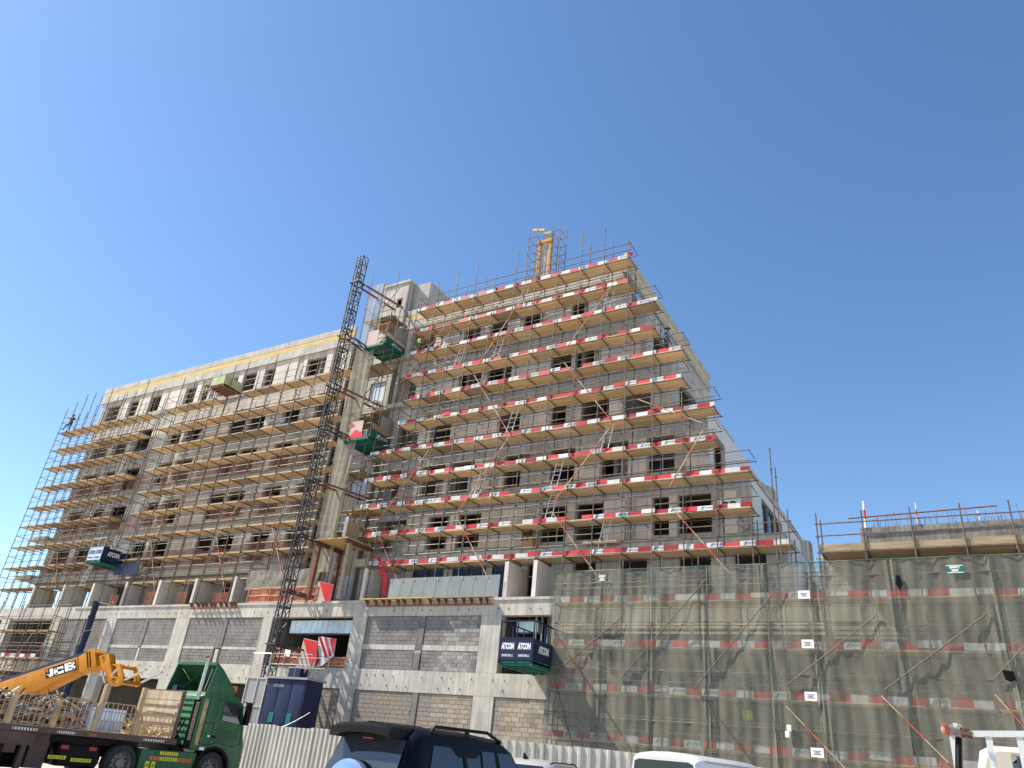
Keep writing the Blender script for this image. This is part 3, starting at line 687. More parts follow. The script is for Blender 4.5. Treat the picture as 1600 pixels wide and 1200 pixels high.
for z in (10.0,): 
    q = MB(); q.tube((-3.6,31.3,10.0), (1.5,31.3,10.12), .03); part('guard_rail', q, K['rust'], ns)
pn = []
for k, (x, y0, y1) in enumerate(((1349,783,825),(1430,785,818),(1527,797,812))):
    a, b = at(x+4, y1, 31.5), at(x, y0, 31.5); q = MB(); n = 3
    for i in range(n): q.tube(a.lerp(b, i/n), a.lerp(b, (i+1)/n), .045 if k == 0 else .022, 8, i % 2)
    solo('marker_pole', q, [K['white'], K['bright_red']], ['red and white marker pole at the left end of the rough roof parapet','red and white marker pole in the middle of the rough roof parapet','short red and white marker pole by the rebars on the parapet'][k], 'pole', 'marker poles on the right parapet')
tb2 = thing('timber_props', 'raking timber props in the gap left of the rough parapet', 'props', (-4, 32.5, 7.2))
for a, b in (((-4.9,32.6,7.25),(-3.4,32.6,8.7)),((-3.9,32.6,7.25),(-3.35,32.6,8.6)),((-4.8,32.6,8.2),(-3.3,32.6,8.2)),((-5.1,32.4,8.75),(-3.4,32.4,8.75))):
    q = MB(); q.bar(a, b, .1, .07); part('prop', q, K['new_wood'], tb2)

# ---- debris net (sheets of ~3 m with folds and creases)
nt_ = thing('debris_net', 'olive see-through debris net hung in creased sheets on the low scaffold', 'net', (-6, 30.08, GZ))
def net_sheet(x0, x1, z0, z1, y, seed, mt, par, nm='net_sheet', side=None, sag=.12):
    rnd = random.Random(seed); nx, nz = int((x1-x0)/.09), int((z1-z0)/.22); q = MB(); vs = []
    ph = [rnd.uniform(0, 6.3) for _ in range(8)]
    for j in range(nz+1):
        v = j/nz
        for i in range(nx+1):
            u = i/nx; x = x0+(x1-x0)*u; e = min(u, 1-u)*(x1-x0)
            fold = .06*math.exp(-e/.25)*math.sin(x*26+ph[0]+1.3*math.sin(v*5+ph[1]))
            d = .032*math.sin(x*4+2.4*math.sin(v*6+ph[2])+ph[3]) + .018*math.sin(x*13+v*7+2*math.sin(v*11)+ph[4]) + .020*math.sin(v*17+x*2+ph[5])*math.sin(x*2.2+ph[6])
            diag = .09*math.sin((x*3.4+v*(z1-z0)*3.6)+ph[7])*max(0, v-.62) + .05*math.sin((x*4.4-v*(z1-z0)*2.9)+ph[5])*max(0, .3-v)
            z = z0+(z1-z0)*v - (sag*math.sin(u*math.pi*2+ph[0])*.25+rnd.uniform(-.02,.02) if j == nz else 0)
            if side is None: vs.append((x, y+fold+d+diag, z))
            else: vs.append((side+fold*.6+d+diag, x, z))
    fs = [(j*(nx+1)+i, j*(nx+1)+i+1, (j+1)*(nx+1)+i+1, (j+1)*(nx+1)+i) for j in range(nz) for i in range(nx)]
    q.add(vs, fs); return part(nm, q, mt, par, smooth=True)
bx = [-16.12,-13.6,-11.4,-9.05,-6.7,-5.0,-2.2,.9,3.5]
for i in range(8): net_sheet(bx[i]-.03, bx[i+1]+.05, GZ+.1, 7.98, 30.085-.012*(i % 2), 60+i, K['net'], nt_)
net_sheet(30.15, 31.3, 1.1, 8.35, 0, 80, K['net'], nt_, side=-16.14)
q = MB(); pts = [(-16.14+ i*.65, 30.06, 7.98+.02*math.sin(i*1.3)) for i in range(31)]; q.path(pts, .018, 5); part('edge_rope', q, K['green_rope'], nt_)
for i, x in enumerate(bx[1:-1]):
    q = MB(); pts = [(x+.06*math.sin(k*.9+i), 30.02+.02*math.sin(k*1.7), GZ+.3+k*.5) for k in range(19) if GZ+.3+k*.5 < 7.95]; q.path(pts, .012, 5); part('seam_rope', q, K['green_rope'], nt_)
# signs hung on the net
def sheet_sign(px, py, w_, h_, m, label, lines=3, Y=29.96, ink='black_ink', text=None, cat='sign', name='notice', group=None):
    p = at(px, py, Y); t = thing(name, label, cat, p, 0, group)
    q = MB(); q.box(p.x-w_/2, p.x+w_/2, Y, Y+.006, p.z-h_/2, p.z+h_/2); part('board', q, m, t)
    if text:
        for i, s in enumerate(text): inst('lettering', text_mesh(s, h_*.34, K['paper'], .008), t, (p.x, Y-.004, p.z+h_*(.2-.4*i)))
        q = MB()
        for a in ((-w_/2,w_/2,h_/2-.025,h_/2),(-w_/2,w_/2,-h_/2,-h_/2+.025)): q.box(p.x+a[0], p.x+a[1], Y-.004, Y-.001, p.z+a[2], p.z+a[3])
        part('border', q, K['paper'], t)
    else:
        q = MB()
        for i in range(lines):
            L = w_*(.62 if i != 1 else .4); z = p.z+h_*(.16-.17*i); n = 6
            for k in range(n): q.box(p.x-L/2+L*k/n, p.x-L/2+L*(k+.72)/n, Y-.004, Y-.001, z-.014, z+.014)
        part('print', q, K[ink], t)
    return t
for k, (x, y) in enumerate(((1256,929),(1262,1006),(1267,1088),(1277,1176))):
    sheet_sign(x, y, .42, .30, K['paper'], ['white printed notice on the net, topmost of the four in a column','white printed notice on the net, second from the top of its column','white printed notice on the net, third from the top of its column','white printed notice on the net, lowest of the four in a column'][k], group='white notices on the net')
sheet_sign(1492, 889, .5, .27, K['sign_green'], 'green board lettered SAFETY FIRST on the upper right of the net', text=('SAFETY', 'FIRST'), name='safety_board')
q = sheet_sign(941, 903, .30, .26, K['sign_green'], 'small green board near the top left of the net', text=('SAFETY', 'FIRST'), name='safety_board')
q = MB(); p = at(1231, 1143, 29.95); q.box(p.x-.1,p.x+.06,29.94,29.99,p.z-.2,p.z+.02); q.box(p.x-.03,p.x+.13,29.93,30.0,p.z+.0,p.z+.22)
solo('hung_gloves', q, K['paper'], 'white rag and gloves hung on the lower rail of the net', 'rag', bevel=.03)
q = MB(); p = at(1577, 1055, 30.0); q.prism([(p.x-.17,29.98,p.z+.15),(p.x+.13,29.98,p.z+.13),(p.x+.17,29.98,p.z-.13),(p.x+.0,29.98,p.z-.2),(p.x-.13,29.98,p.z-.14)], (0,.05,0)); solo('black_bag', q, K['black'], 'black plastic bag caught in the net at the right edge', 'bag', bevel=.02)
q = MB(); p = at(1404, 910, 30.0); q.prism([(p.x-.06,29.98,p.z+.28),(p.x+.06,29.98,p.z+.24),(p.x+.11,29.98,p.z-.1),(p.x,29.98,p.z-.28),(p.x-.1,29.98,p.z-.05)], (0,.05,0)); solo('black_rag', q, K['black'], 'dark rag tied to the net below the timber deck', 'rag', bevel=.02)
# barrier with P1 behind the net
t = thing('barrier_board', 'pinkish barrier with a P1 board seen through the left of the net', 'barrier', (-15, 31.4, 3.8))
q = MB(); a, b = at(880,1024,31.4), at(922,1058,31.4); q.box(a.x, b.x, 31.4, 31.42, b.z, a.z); part('mesh', q, K['orange_net'], t)
q = MB(); a, b = at(902,1026,31.35), at(922,1045,31.35); q.box(a.x, b.x, 31.34, 31.36, b.z, a.z); o = part('board', q, K['pink_board'], t)
s = bpy.data.objects.new('lettering', text_mesh('P1', .5, K['black_ink'], .0)); C.objects.link(s); s.parent = o; s.location = Vector(((a.x+b.x)/2, 31.335, (a.z+b.z)/2)) - ORG[t.name]

# ---- access scaffold with pale net in front of the stair tower
xa = [-33.55, -32.3, -31.05]
s4 = scaffold('access_scaffold', 'narrow stair scaffold veiled in pale net between the two wings', xa, 31.9, 33.5, 7.3, [30.6, 29.9, 30.2], [(z, 0, 2) for z in (11.5, 15.3, 19.1, 22.9, 26.7)], seed=71, deckm='old_wood')
net_sheet(-33.6, -31.9, 9.0, 29.6, 31.83, 90, K['pale_net'], s4)
for k in range(6):
    z = 9.7+k*3.4; brace(s4, (-33.4,32.4,z), (-31.2,32.4,z+2.6), striped=False)
# ================================================================ HOIST MAST
XM, YM = -32.88, 29.96
mt = thing('hoist_mast', 'tall dark lattice mast of the material hoist, rising above the roofs', 'mast', (XM, YM, GZ))
q = MB(); h = .255; H = 1.508
for a in (-h, h):
    for b in (-h, h): q.tube((a,b,0), (a,b,H), .036, 7)
for z in (.03, .76, H-.03):
    for a, b, c, d in ((-h,-h,h,-h),(h,-h,h,h),(h,h,-h,h),(-h,h,-h,-h)): q.bar((a,b,z), (c,d,z), .042)
for s, (a, b, c, d) in enumerate(((-h,-h,h,-h),(h,-h,h,h),(h,h,-h,h),(-h,h,-h,-h))):
    q.bar((a,b,.05), (c,d,.74), .035); q.bar((c,d,.78), (a,b,H-.05), .035)
q.bar((0,-h-.06,0), (0,-h-.06,H), .07, .05)          # rack
me = q.mesh('mast_section', K['mast'])
ns_ = 21
for i in range(ns_): inst('mast_section', me, mt, (XM, YM, GZ+.6+i*H))
q = MB(); q.tube((XM+.45, YM-.2, GZ+.6), (XM+.45, YM-.2, 26.5), .02, 5); part('cable', q, K['black'], mt)
q = MB()
for z in (28.5, 24.2, 20.5, 17.6, 14.1, 10.7, 7.5, 4.6): q.box(XM-.5, XM+.5, YM-.5, YM+.5, z-.05, z+.04); 
qq = MB()
for z in (28.5, 24.2, 20.5, 17.6, 14.1, 10.7, 7.5, 4.6):
    for a in ((-.4,-.34,.4,-.34),(.36,-.36,.36,.36),(.4,.34,-.4,.34),(-.36,.36,-.36,-.36)): qq.bar((XM+a[0],YM+a[1],z), (XM+a[2],YM+a[3],z), .075)
part('tie_collar', qq, K['mast'], mt)
for z, Y, m, dx in ((28.45,33.6,'rust',.6),(24.2,32.6,'mast',.0),(20.45,33.9,'rust',.7),(17.6,32.6,'mast',0),(14.05,33.9,'rust',.9),(10.7,32.6,'mast',0),(7.5,31.7,'mast',-.2),(4.55,31.7,'mast',.4)):
    for s in (-.28, .28):
        q = MB(); q.bar((XM+s+.2, YM+.4, z), (XM+s*1.3+dx+.2, Y, z), .13 if m == 'rust' else .075, .09); part('tie_beam', q, K[m], mt)
    if m == 'mast':
        q = MB(); q.bar((XM-.2, YM+.4, z), (XM+.5+dx, Y, z), .06); q.bar((XM+.5, YM+.4, z), (XM-.1+dx, Y, z), .06); part('cross_tie', q, K[m], mt)
# hoist car and base enclosure
hc = thing('hoist_car', 'blue hoist car parked at the foot of the lattice mast', 'hoist', (-29.6, 28.7, GZ+.5))
q = MB(); q.box(-30.85, -28.2, 28.2, 29.35, GZ+.5, 2.72)
for i in range(3): q.box(-30.8+i*.87, -30.02+i*.87, 28.185, 28.2, GZ+.6, 2.6)
part('cabin', q, K['blue_steel'], hc, bevel=.012)
q = MB(); q.box(-30.95, -28.1, 28.1, 29.45, 2.73, 2.83); part('roof', q, K['grey_part'], hc)
q = MB()
for z in (3.4, 3.9):
    q.path([(-30.9,28.15,z),(-28.15,28.15,z),(-28.15,29.4,z),(-30.9,29.4,z),(-30.9,28.15,z)], .017)
for x in (-30.9,-30.0,-29.1,-28.15):
    q.tube((x,28.15,2.83),(x,28.15,3.9),.017); q.tube((x,29.4,2.83),(x,29.4,3.9),.017)
part('roof_rail', q, K['grey_part'], hc)
for x in (-30.1,-28.9):
    q = MB(); q.box(x-.16,x+.16,28.16,28.168,.75,1.2); part('sticker', q, K['sign_green'], hc)
inst('lettering', text_mesh('ATCON', .2, K['grey_part'], .005), hc, (-30.0, 28.16, 2.4))
q = MB(); q.box(-30.0,-29.2,28.6,29.2,2.84,3.3); q.tube((-29.7,28.9,3.1),(-29.0,28.9,3.1),.18,10); part('motor', q, K['navy'], hc)
en = thing('hoist_enclosure', 'grey mesh gate enclosure on the left side of the blue hoist car', 'enclosure', (-32, 28.7, GZ))
fr = MB()
for x in (-32.35,-31.6,-30.95): fr.bar((x,28.2,GZ),(x,28.2,2.75),.07)
for z in (GZ+.1,.1,1.4,2.72): fr.bar((-32.35,28.2,z),(-30.95,28.2,z),.06)
fr.bar((-32.35,28.2,2.72),(-32.35,29.4,2.72),.06); fr.bar((-32.35,29.4,GZ),(-32.35,29.4,2.75),.07)
part('frame', fr, K['galv'], en)
K['mesh_grey'] = see_through('grey_mesh', (.42,.42,.40), .6, .6, .05, 1)
q = MB(); q.box(-32.33,-30.97,28.21,28.22,GZ,2.7); q.box(-32.345,-32.335,28.2,29.4,GZ,2.7); part('mesh', q, K['mesh_grey'], en)
q = MB(); q.path([(-32.3,28.15,2.8),(-32.3,28.15,3.9),(-31.0,28.15,3.9),(-31.0,28.15,2.8)],.025); part('gate_rail', q, K['galv'], en)
q = MB(); q.box(-31.9,-28.9,27.3,27.5,GZ,.42); solo('brown_barrier', q, K['brown_steel'], 'low brown steel barrier in front of the blue hoist car', 'barrier')
q = MB(); pts = []
for i in range(13):
    u = i/12; pts.append((-31.6+4.1*u, 27.2+.9*u, .35+ .95*u*u*1.0 -.25*math.sin(u*math.pi)))
q.path(pts,.018,5); solo('cable', q, K['galv'], 'grey cable drooping in front of the blue hoist car', 'cable')

# ================================================================ PLATFORMS
def platform_from(A, B, C_, D_, Yb):         # pixels of the underside: front-left, front-right, back-right
    c = at(*C_, Yb); z = c.z; r_ = ray(*B); Yf = r_.y*z/r_.z; b = at(*B, Yf); a = at(*A, Yf)
    return a.x, b.x, Yf, z
def landing(A, B, C_, D_, Yb, label, m, side_m, brown, name='landing_platform'):
    x0, x1_, Yf, z = platform_from(A, B, C_, D_, Yb)
    t = thing(name, label, 'platform', ((x0+x1_)/2, Yf, z), 0, 'hoist landing platforms')
    q = MB(); q.box(x0, x1_, Yf, Yb, z+.06, z+.12); part('floor', q, m, t)
    n = 4
    for i in range(n+1):
        y = Yf+(Yb-Yf-.08)*i/n; q = MB(); q.box(x0+.05, x1_-.05, y, y+.08, z-.02, z+.059); part('joist', q, m, t)
    for x in (x0, x1_-.08): q = MB(); q.box(x, x+.08, Yf-.02, Yb, z-.05, z+.14); part('edge_beam', q, m, t)
    H = 2.0
    for x, y in ((x0+.05,Yf+.1),(x1_-.05,Yf+.1),(x0+.05,Yb-.3),(x1_-.05,Yb-.3)): q = MB(); q.tube((x,y,z),(x,y,z+H+.1),.03); part('post', q, K['tube'], t)
    for dz in (.6,1.1,2.0):
        q = MB(); q.path([(x0+.05,Yb-.3,z+dz),(x0+.05,Yf+.1,z+dz),(x1_-.05,Yf+.1,z+dz),(x1_-.05,Yb-.3,z+dz)][(1 if dz < 1.5 else 0):],.025); part('rail', q, K['rust' if dz > 1.5 else 'tube'], t)
    q = MB(); q.box(x1_-.03, x1_-.0, Yf+.15, Yb-.3, z+.13, z+.13+.62); so_ = part('side_sheet', q, side_m, t)
    q = MB(); q.box(x1_-.028, x1_-.002, Yf+.2, Yb-.35, z+.76, z+1.12 if brown else z+1.05); part('upper_sheet', q, K['ply'] if brown else K['pink_board'], t)
    q = MB(); q.box(x1_-.06, x1_-.031, Yf+.9, Yb+.1, z+1.1, z+H); part('screen', q, K['tarp'], t)
    q = MB(); q.box(x0+.1, x1_-.1, Yf+.5, Yb, z+H+.02, z+H+.07); part('canopy', q, K['ply'], t)
    if brown is not None:
        me2 = logo(.26, K['paper']); s = bpy.data.objects.new('lettering', me2); C.objects.link(s); s.parent = so_
        s.location = Vector((x1_+.003, (Yf+Yb)/2, z+.45))-ORG[t.name]; s.rotation_euler = (0,0,R(90))
    return t, x0, x1_, Yf, z
t, x0, x1_, Yf, z = landing((569,543),(599,537),(635,564),(601,571),33.9,'upper green landing platform beside the lattice mast with a pale board gate',K['green_steel'],K['green_steel'],False)
q = MB(); q.box(x0+.1,x0+1.0,Yf+.06,Yf+.09,z+.15,z+1.3); part('gate_board', q, K['pink_board'], t)
t, x0, x1_, Yf, z = landing((536.5,689),(575,684),(610,706),(575,710),33.9,'lower green landing platform beside the lattice mast with a red and pink gate',K['green_steel'],K['green_steel'],True)
q = MB(); q.box(x0+.35,x0+1.35,Yf+.06,Yf+.09,z+.15,z+1.35); part('gate_board', q, K['pink_board'], t)
q = MB(); q.prism([(x0+.2,Yf+.05,z+.15),(x0+1.5,Yf+.05,z+.15),(x0+1.45,Yf+.05,z+.45),(x0+.85,Yf+.05,z+.75)],(0,-.02,0)); q.prism([(x0+.25,Yf+.05,z+.95),(x0+.6,Yf+.05,z+1.1),(x0+.3,Yf+.05,z+1.4)],(0,-.02,0)); part('red_panel', q, K['bright_red'], t)
# timber landing on posts
x0, x1_, Yf, z = platform_from((490,848),(544,843),(590,861),(537,869),33.2)
t = thing('timber_landing', 'timber landing platform standing on steel posts above the ledge', 'platform', ((x0+x1_)/2, Yf, 7.3), 0, 'hoist landing platforms')
n = 9; W = x1_-x0
for i in range(n): q = MB(); q.box(x0+i*W/n+.006, x0+(i+1)*W/n-.006, Yf-.05, 33.2, z+.1, z+.15); part('plank', q, K['new_wood'], t)
for x in (x0+.05, x1_-.25): q = MB(); q.box(x, x+.2, Yf, 33.2, z-.12, z+.09); part('beam', q, K['brown_steel'], t)
for x in (x0+.15, x1_-.15):
    for y in (Yf+.35, 32.9): q = MB(); q.box(x-.11, x+.11, y-.11, y+.11, ZL, z-.125); part('post', q, K['old_wood' if x > x0+.5 else 'rust'], t)
q = MB(); q.box(x1_-.55, x1_-.50, Yf+.1, Yf+2.2, z+.16, z+1.25); part('plywood_gate', q, K['ply'], t)
for y in (Yf+.08, Yf+2.25): q = MB(); q.box(x1_-.62, x1_-.40, y, y+.06, z+.16, z+1.4); part('gate_post', q, K['white_plaster'], t)
q = MB(); q.prism([(x0+.5,Yf+1.9,z+.16),(x1_-.7,Yf+1.9,z+.16),(x1_-.7,Yf+1.9,z+1.0),(x0+1.1,Yf+1.9,z+1.5),(x0+.6,Yf+1.9,z+1.4)],(0,.04,0)); part('gate_board', q, K['tarp'], t)
q = MB(); q.box(x0+.3, x1_-.1, Yf+1.2, 33.2, z+2.2, z+2.26); part('canopy', q, K['ply'], t)
q = MB()
for a in ((x0+.35,Yf+1.25),(x1_-.15,Yf+1.25),(x1_-.15,33.1)): q.tube((a[0],a[1],z+.15),(a[0],a[1],z+2.2),.03)
part('canopy_post', q, K['tube'], t)
# loading platforms that jut from the facade
def loader(A, B, C_, D_, Yb, H, label, under, front, side, name, letter=None, pale=False, rail=.0, ply_in=None):
    x0, x1_, Yf, z = platform_from(A, B, C_, D_, Yb)
    t = thing(name, label, 'platform', ((x0+x1_)/2, Yf, z), 0, 'loading platforms jutting from the facade')
    q = MB(); q.box(x0, x1_, Yf, Yb, z+.02, z+.1); part('floor', q, under, t)
    for i in range(5): y = Yf+(Yb-Yf)*(i+.1)/5; q = MB(); q.box(x0+.04, x1_-.04, y, y+.1, z-.08, z+.019); part('joist', q, under, t)
    for x in (x0, x1_-.1): q = MB(); q.box(x, x+.1, Yf, Yb+.0, z-.1, z+.12); part('edge_beam', q, under, t)
    W = x1_-x0
    for i in range(2):
        q = MB(); q.box(x0+i*W/2+.02, x0+(i+1)*W/2-.02, Yf-.03, Yf, z+.13, z+H); p = part('front_panel', q, front, t)
        if letter:
            for dz, (me_, ) in ((.62, (text_mesh('ATCON', H*.34, letter, .018, sx=.5),)), (.25, (text_mesh('CONSTRUCTION L.L.C', H*.13, letter, .003, sx=.42),))):
                s = bpy.data.objects.new('lettering', me_); C.objects.link(s); s.parent = p; s.location = Vector((x0+(i+.5)*W/2, Yf-.036, z+H*dz+.05))-ORG[t.name]
    for x in (x0-.03, x1_):
        q = MB(); q.box(x, x+.03, Yf, Yb-.1, z+.13, z+H); p = part('side_panel', q, side, t)
        if x > x0 and letter:
            s = bpy.data.objects.new('lettering', text_mesh('ATCON', H*.4, K['paper'], .02, sx=.62)); C.objects.link(s); s.parent = p; s.location = Vector((x+.036, Yf+.9, z+H*.62))-ORG[t.name]; s.rotation_euler = (0,0,R(90))
    q = MB()
    for x in (x0, x0+W/2, x1_): q.bar((x,Yf-.015,z),(x,Yf-.015,z+H+rail),.045)
    q.bar((x0,Yf-.015,z+H+.01),(x1_,Yf-.015,z+H+.01),.05)
    if rail:
        q.bar((x0,Yf-.015,z+H+rail),(x1_,Yf-.015,z+H+rail),.05)
        for x in (x0,x1_):
            q.bar((x,Yf,z+H+rail),(x,Yb-.2,z+H+rail),.05)
            for k in range(1,4): y = Yf+(Yb-.2-Yf)*k/3; q.bar((x,y,z+H),(x,y,z+H+rail),.045)
    part('frame', q, front if not pale else K['galv'], t)
    return t, x0, x1_, Yf, z
loader((779,1036),(831,1037),(857,1053),(800,1048),YP,1.0,'blue lettered loading platform jutting from the opening left of the net',K['green_steel'],K['blue_steel'],K['navy'],'loading_platform',K['paper'],rail=.72)
loader((134,880),(155,877),(175,891),(150,892),33.0,1.05,'navy loading platform with pale front panels low on the left scaffold',K['green_steel'],K['pale_board'],K['navy'],'loading_platform',K['navy'],True,rail=.7)
loader((329,605.5),(349,601),(365,618),(345,621),33.2,.85,'pale green loading platform with red underside high on the left wing',K['rust'],K['pale_green'],K['pale_green'],'loading_platform')
p = at(210, 888, 32.0); q = MB(); q.box(p.x-2.2, p.x+.6, 31.9, 31.94, p.z-.45, p.z+.4); o = solo('navy_sheet', q, K['navy'], 'second navy sheet on the scaffold right of the navy loading platform', 'sheet')

# ================================================================ LEDGE ITEMS
# glass balustrade
gb = thing('glass_balustrade', 'dusty glass balustrade along the ledge above the steel brackets', 'balustrade', (-23.5, 31.75, 7.3))
n = 9; xg0, xg1 = -27.05, -20.0
for i in range(n):
    a, b = xg0+(xg1-xg0)*i/n+.01, xg0+(xg1-xg0)*(i+1)/n-.01
    q = MB(); q.box(a, b, 31.72, 31.74, 7.3, 8.42+random.uniform(-.01,.01)); part('glass_pane', q, K['glass'], gb)
    q = MB(); q.box(a+.02, a+.09, 31.69, 31.715, 8.25, 8.4); part('clamp', q, K['cream_paint'], gb)
q = MB(); q.box(xg0, xg1, 31.7, 31.76, 7.255, 7.299); part('base_rail', q, K['galv'], gb)
q = MB()
for k in range(26):
    x = random.uniform(-26.5,-20.4); q.box(x, x+random.uniform(.1,.35), 31.60, 31.66, 7.26, 7.30+random.random()*.07)
solo('orange_netting', q, K['orange_net'], 'scraps of orange netting at the foot of the glass balustrade', 'netting')
# orange barriers on the ledge
def barrier(a, b, Y, label, mesh_m='orange_net', posts=3, z=None, dense=False):
    p, r_ = at(*a, Y), at(*b, Y); zb = z if z is not None else ZL; zt = p.z-(.5 if posts == 2 and z is None else 0)
    t = thing('orange_barrier', label, 'barrier', ((p.x+r_.x)/2, Y, zb), 0, 'orange edge barriers')
    q = MB(); q.add([(p.x+(r_.x-p.x)*i/12, Y+.03*math.sin(i*1.7), zz) for zz in (zb+.02, (zb+zt)/2, zt) for i in range(13)], [(j*13+i, j*13+i+1, (j+1)*13+i+1, (j+1)*13+i) for j in range(2) for i in range(12)]); part('mesh', q, K['orange_net'], t)
    for zz in (zb+.08, (zb+zt)/2, zt): q = MB(); q.tube((p.x,Y-.03,zz),(r_.x,Y-.03,zz),.025); part('rail', q, K['orange_pipe'], t)
    for i in range(posts): x = p.x+(r_.x-p.x)*i/(posts-1); q = MB(); q.tube((x,Y-.05,zb),(x,Y-.05,zt+.08),.03); part('post', q, K['orange_pipe'], t)
    if dense:
        q = MB(); n = int(abs(r_.x-p.x)/.14)
        for i in range(n): x = p.x+(r_.x-p.x)*i/n; q.tube((x,Y-.02,zb+.05),(x,Y-.02,zt),.012,4)
        o = part('bar', q, K['orange_pipe'], t); o['kind'] = 'stuff'
    return t
K['orange_pipe'] = mat('orange_pipe', (.62,.27,.17), .6, .15, 3)
t = barrier((391,920),(497,915),31.75,'long orange mesh barrier on the ledge behind the lattice mast', dense=True, posts=4)
for k in range(7):
    a = at(400+k*13, 925+(k % 3)*4, 31.95); q = MB(); q.box(a.x-.3,a.x+.35,31.9,32.1,a.z-.06,a.z+.08); part('plank', q, K['orange_sheet'] if 'orange_sheet' in K else K['orange_pipe'], t)
for k, (a, b) in enumerate((((235,915),(250,913)),((180,920),(190,919)),((285,915),(297,913)),((340,915),(362,910)))):
    barrier(a, b, 32.6, ['small orange barrier between the second and third cross walls on the ledge','small orange barrier beside the dark blue chute on the ledge','small orange barrier left of the middle cross wall on the ledge','small orange barrier right of the short bracket row on the ledge'][k], posts=2)
t = barrier((432,1013),(468,1013),31.55,'orange bar barrier with a white notice in the opening by the mast', z=3.75, dense=True)
p = at(450,1020,31.5); q = MB(); q.box(p.x-.22,p.x+.22,31.46,31.47,p.z-.22,p.z+.22); part('notice', q, K['paper'], t)
barrier((505,1027),(541,1029),31.55,'low orange barrier at the right end of the opening by the mast', z=3.75, posts=2)
# red and white boards in the opening and on the ledge
def tri_board(pts, Y, label, red, base='pink_board', stripes=0):
    P = [at(*a, Y) for a in pts]; t = thing('warning_board', label, 'board', P[0], 0, 'red and white warning boards')
    q = MB(); q.prism(P, (0,.04,0)); part('board', q, K[base], t)
    q = MB(); q.prism([at(*a, Y-.01) for a in red[0]], (0,-.008,0))
    for rr in red[1:]: q.prism([at(*a, Y-.01) for a in rr], (0,-.008,0))
    part('red_field', q, K['bright_red'], t); return t
tri_board([(463,1042),(475,997),(496,1002),(494,1030),(489,1043)],31.3,'pink board with a red triangle standing in the opening by the mast',[[(474,998),(496,1003),(494,1028),(485,1042)]])
tri_board([(493,1043),(498,994),(525,998),(521,1025),(503,1040)],31.42,'red board with white diagonal stripes in the opening by the mast',[[(493,1043),(496,1010),(500,1030)],[(498,994),(502,995),(512,1027),(508,1029)],[(506,996),(510,997),(518,1024),(514,1026)],[(515,997),(525,998),(521,1022)],[(494,1018),(500,1030),(498,1040)]], base='white')
tri_board([(488,942),(498,908),(521,913),(515,942)],31.75,'pale board with a red field standing on the ledge under the timber landing',[[(499,909),(520,913),(514,941),(508,941)]])
q = MB(); a = at(590,868,32.4)
q.prism([at(588,867,32.4),at(593,867,32.4),at(597,885,32.4),at(606,898,32.4),at(603,930,32.4),at(596,935,32.4),at(598,905,32.4),at(591,888,32.4)],(0,.05,0)); solo('red_sheet', q, K['red'], 'torn red sheet hanging below the decks above the glass balustrade', 'sheet')
q = MB(); net = at(455,905,31.8)
a, b = at(388,896,31.85), at(495,917,31.85)
nb_ = thing('pale_net_sheet', 'strip of pale debris net above the orange barrier on the ledge', 'net', ((a.x+b.x)/2, 31.85, b.z))
net_sheet(a.x, b.x, b.z-.05, a.z+.1, 31.85, 95, K['pale_net'], nb_)
for x in (a.x, (a.x+b.x)/2, b.x): q = MB(); q.tube((x,31.88,ZL),(x,31.88,a.z+.3),.028); part('standard', q, K['tube'], nb_)
# debris chute
dc = thing('debris_chute', 'dark blue tubular debris chute hanging over the ledge at the left', 'chute', (-52.6, 30.9, GZ))
q = MB(); q.tube((0,0,0),(0,0,1.0),.19,16,r1=.235,cap=False); q.tube((0,0,.9),(0,0,1.0),.25,16); q.bar((-.3,0,.95),(-.42,0,.6),.03); me = q.mesh('chute_section', K['navy'], smooth=True)
for i in range(9): inst('chute_section', me, dc, (-52.6+.01*i, 30.95, -1.4+i*.98), (R(random.uniform(-1.5,1.5)),R(random.uniform(-1.5,1.5)),random.random()*3))
q = MB(); q.path([(-52.3,30.9,7.4),(-51.6,31.4,7.3)],.02); q.path([(-52.9,30.7,5.0),(-52.2,30.6,5.4),(-51.9,31.2,5.6)],.02); part('rope', q, K['galv'], dc)

# ================================================================ ROOF FORMWORK
Yf = 37.0
cf = thing('column_formwork', 'yellow column formwork between scaffold frames standing on the roof', 'formwork', at(846,432,Yf))
A, B = at(838,425,Yf), at(857,375,Yf); zb, zt = 26.6, at(848,364,Yf).z
xa0, xa1 = at(841,400,Yf).x, at(862,400,Yf).x
q = MB(); q.box(xa0+.25, xa1-.25, Yf, Yf+.5, zb, zt); part('panel', q, K['grey_concrete'], cf)
for x in (xa0, xa1-.22): q = MB(); q.box(x, x+.22, Yf-.12, Yf+.0, zb, zt-.9); part('waler', q, K['jcb'], cf)
for z in (zt-1.1, zb+1.7, zb+.4): q = MB(); q.box(xa0, xa1, Yf-.2, Yf-.121, z, z+.25); part('cross_beam', q, K['jcb'], cf)
q = MB(); q.bar((xa0-.5,Yf-.2,zt+.3),(xa0+.5,Yf-.2,zt-.0),.18); part('loose_beam', q, K['new_wood'], cf)
FW = .68
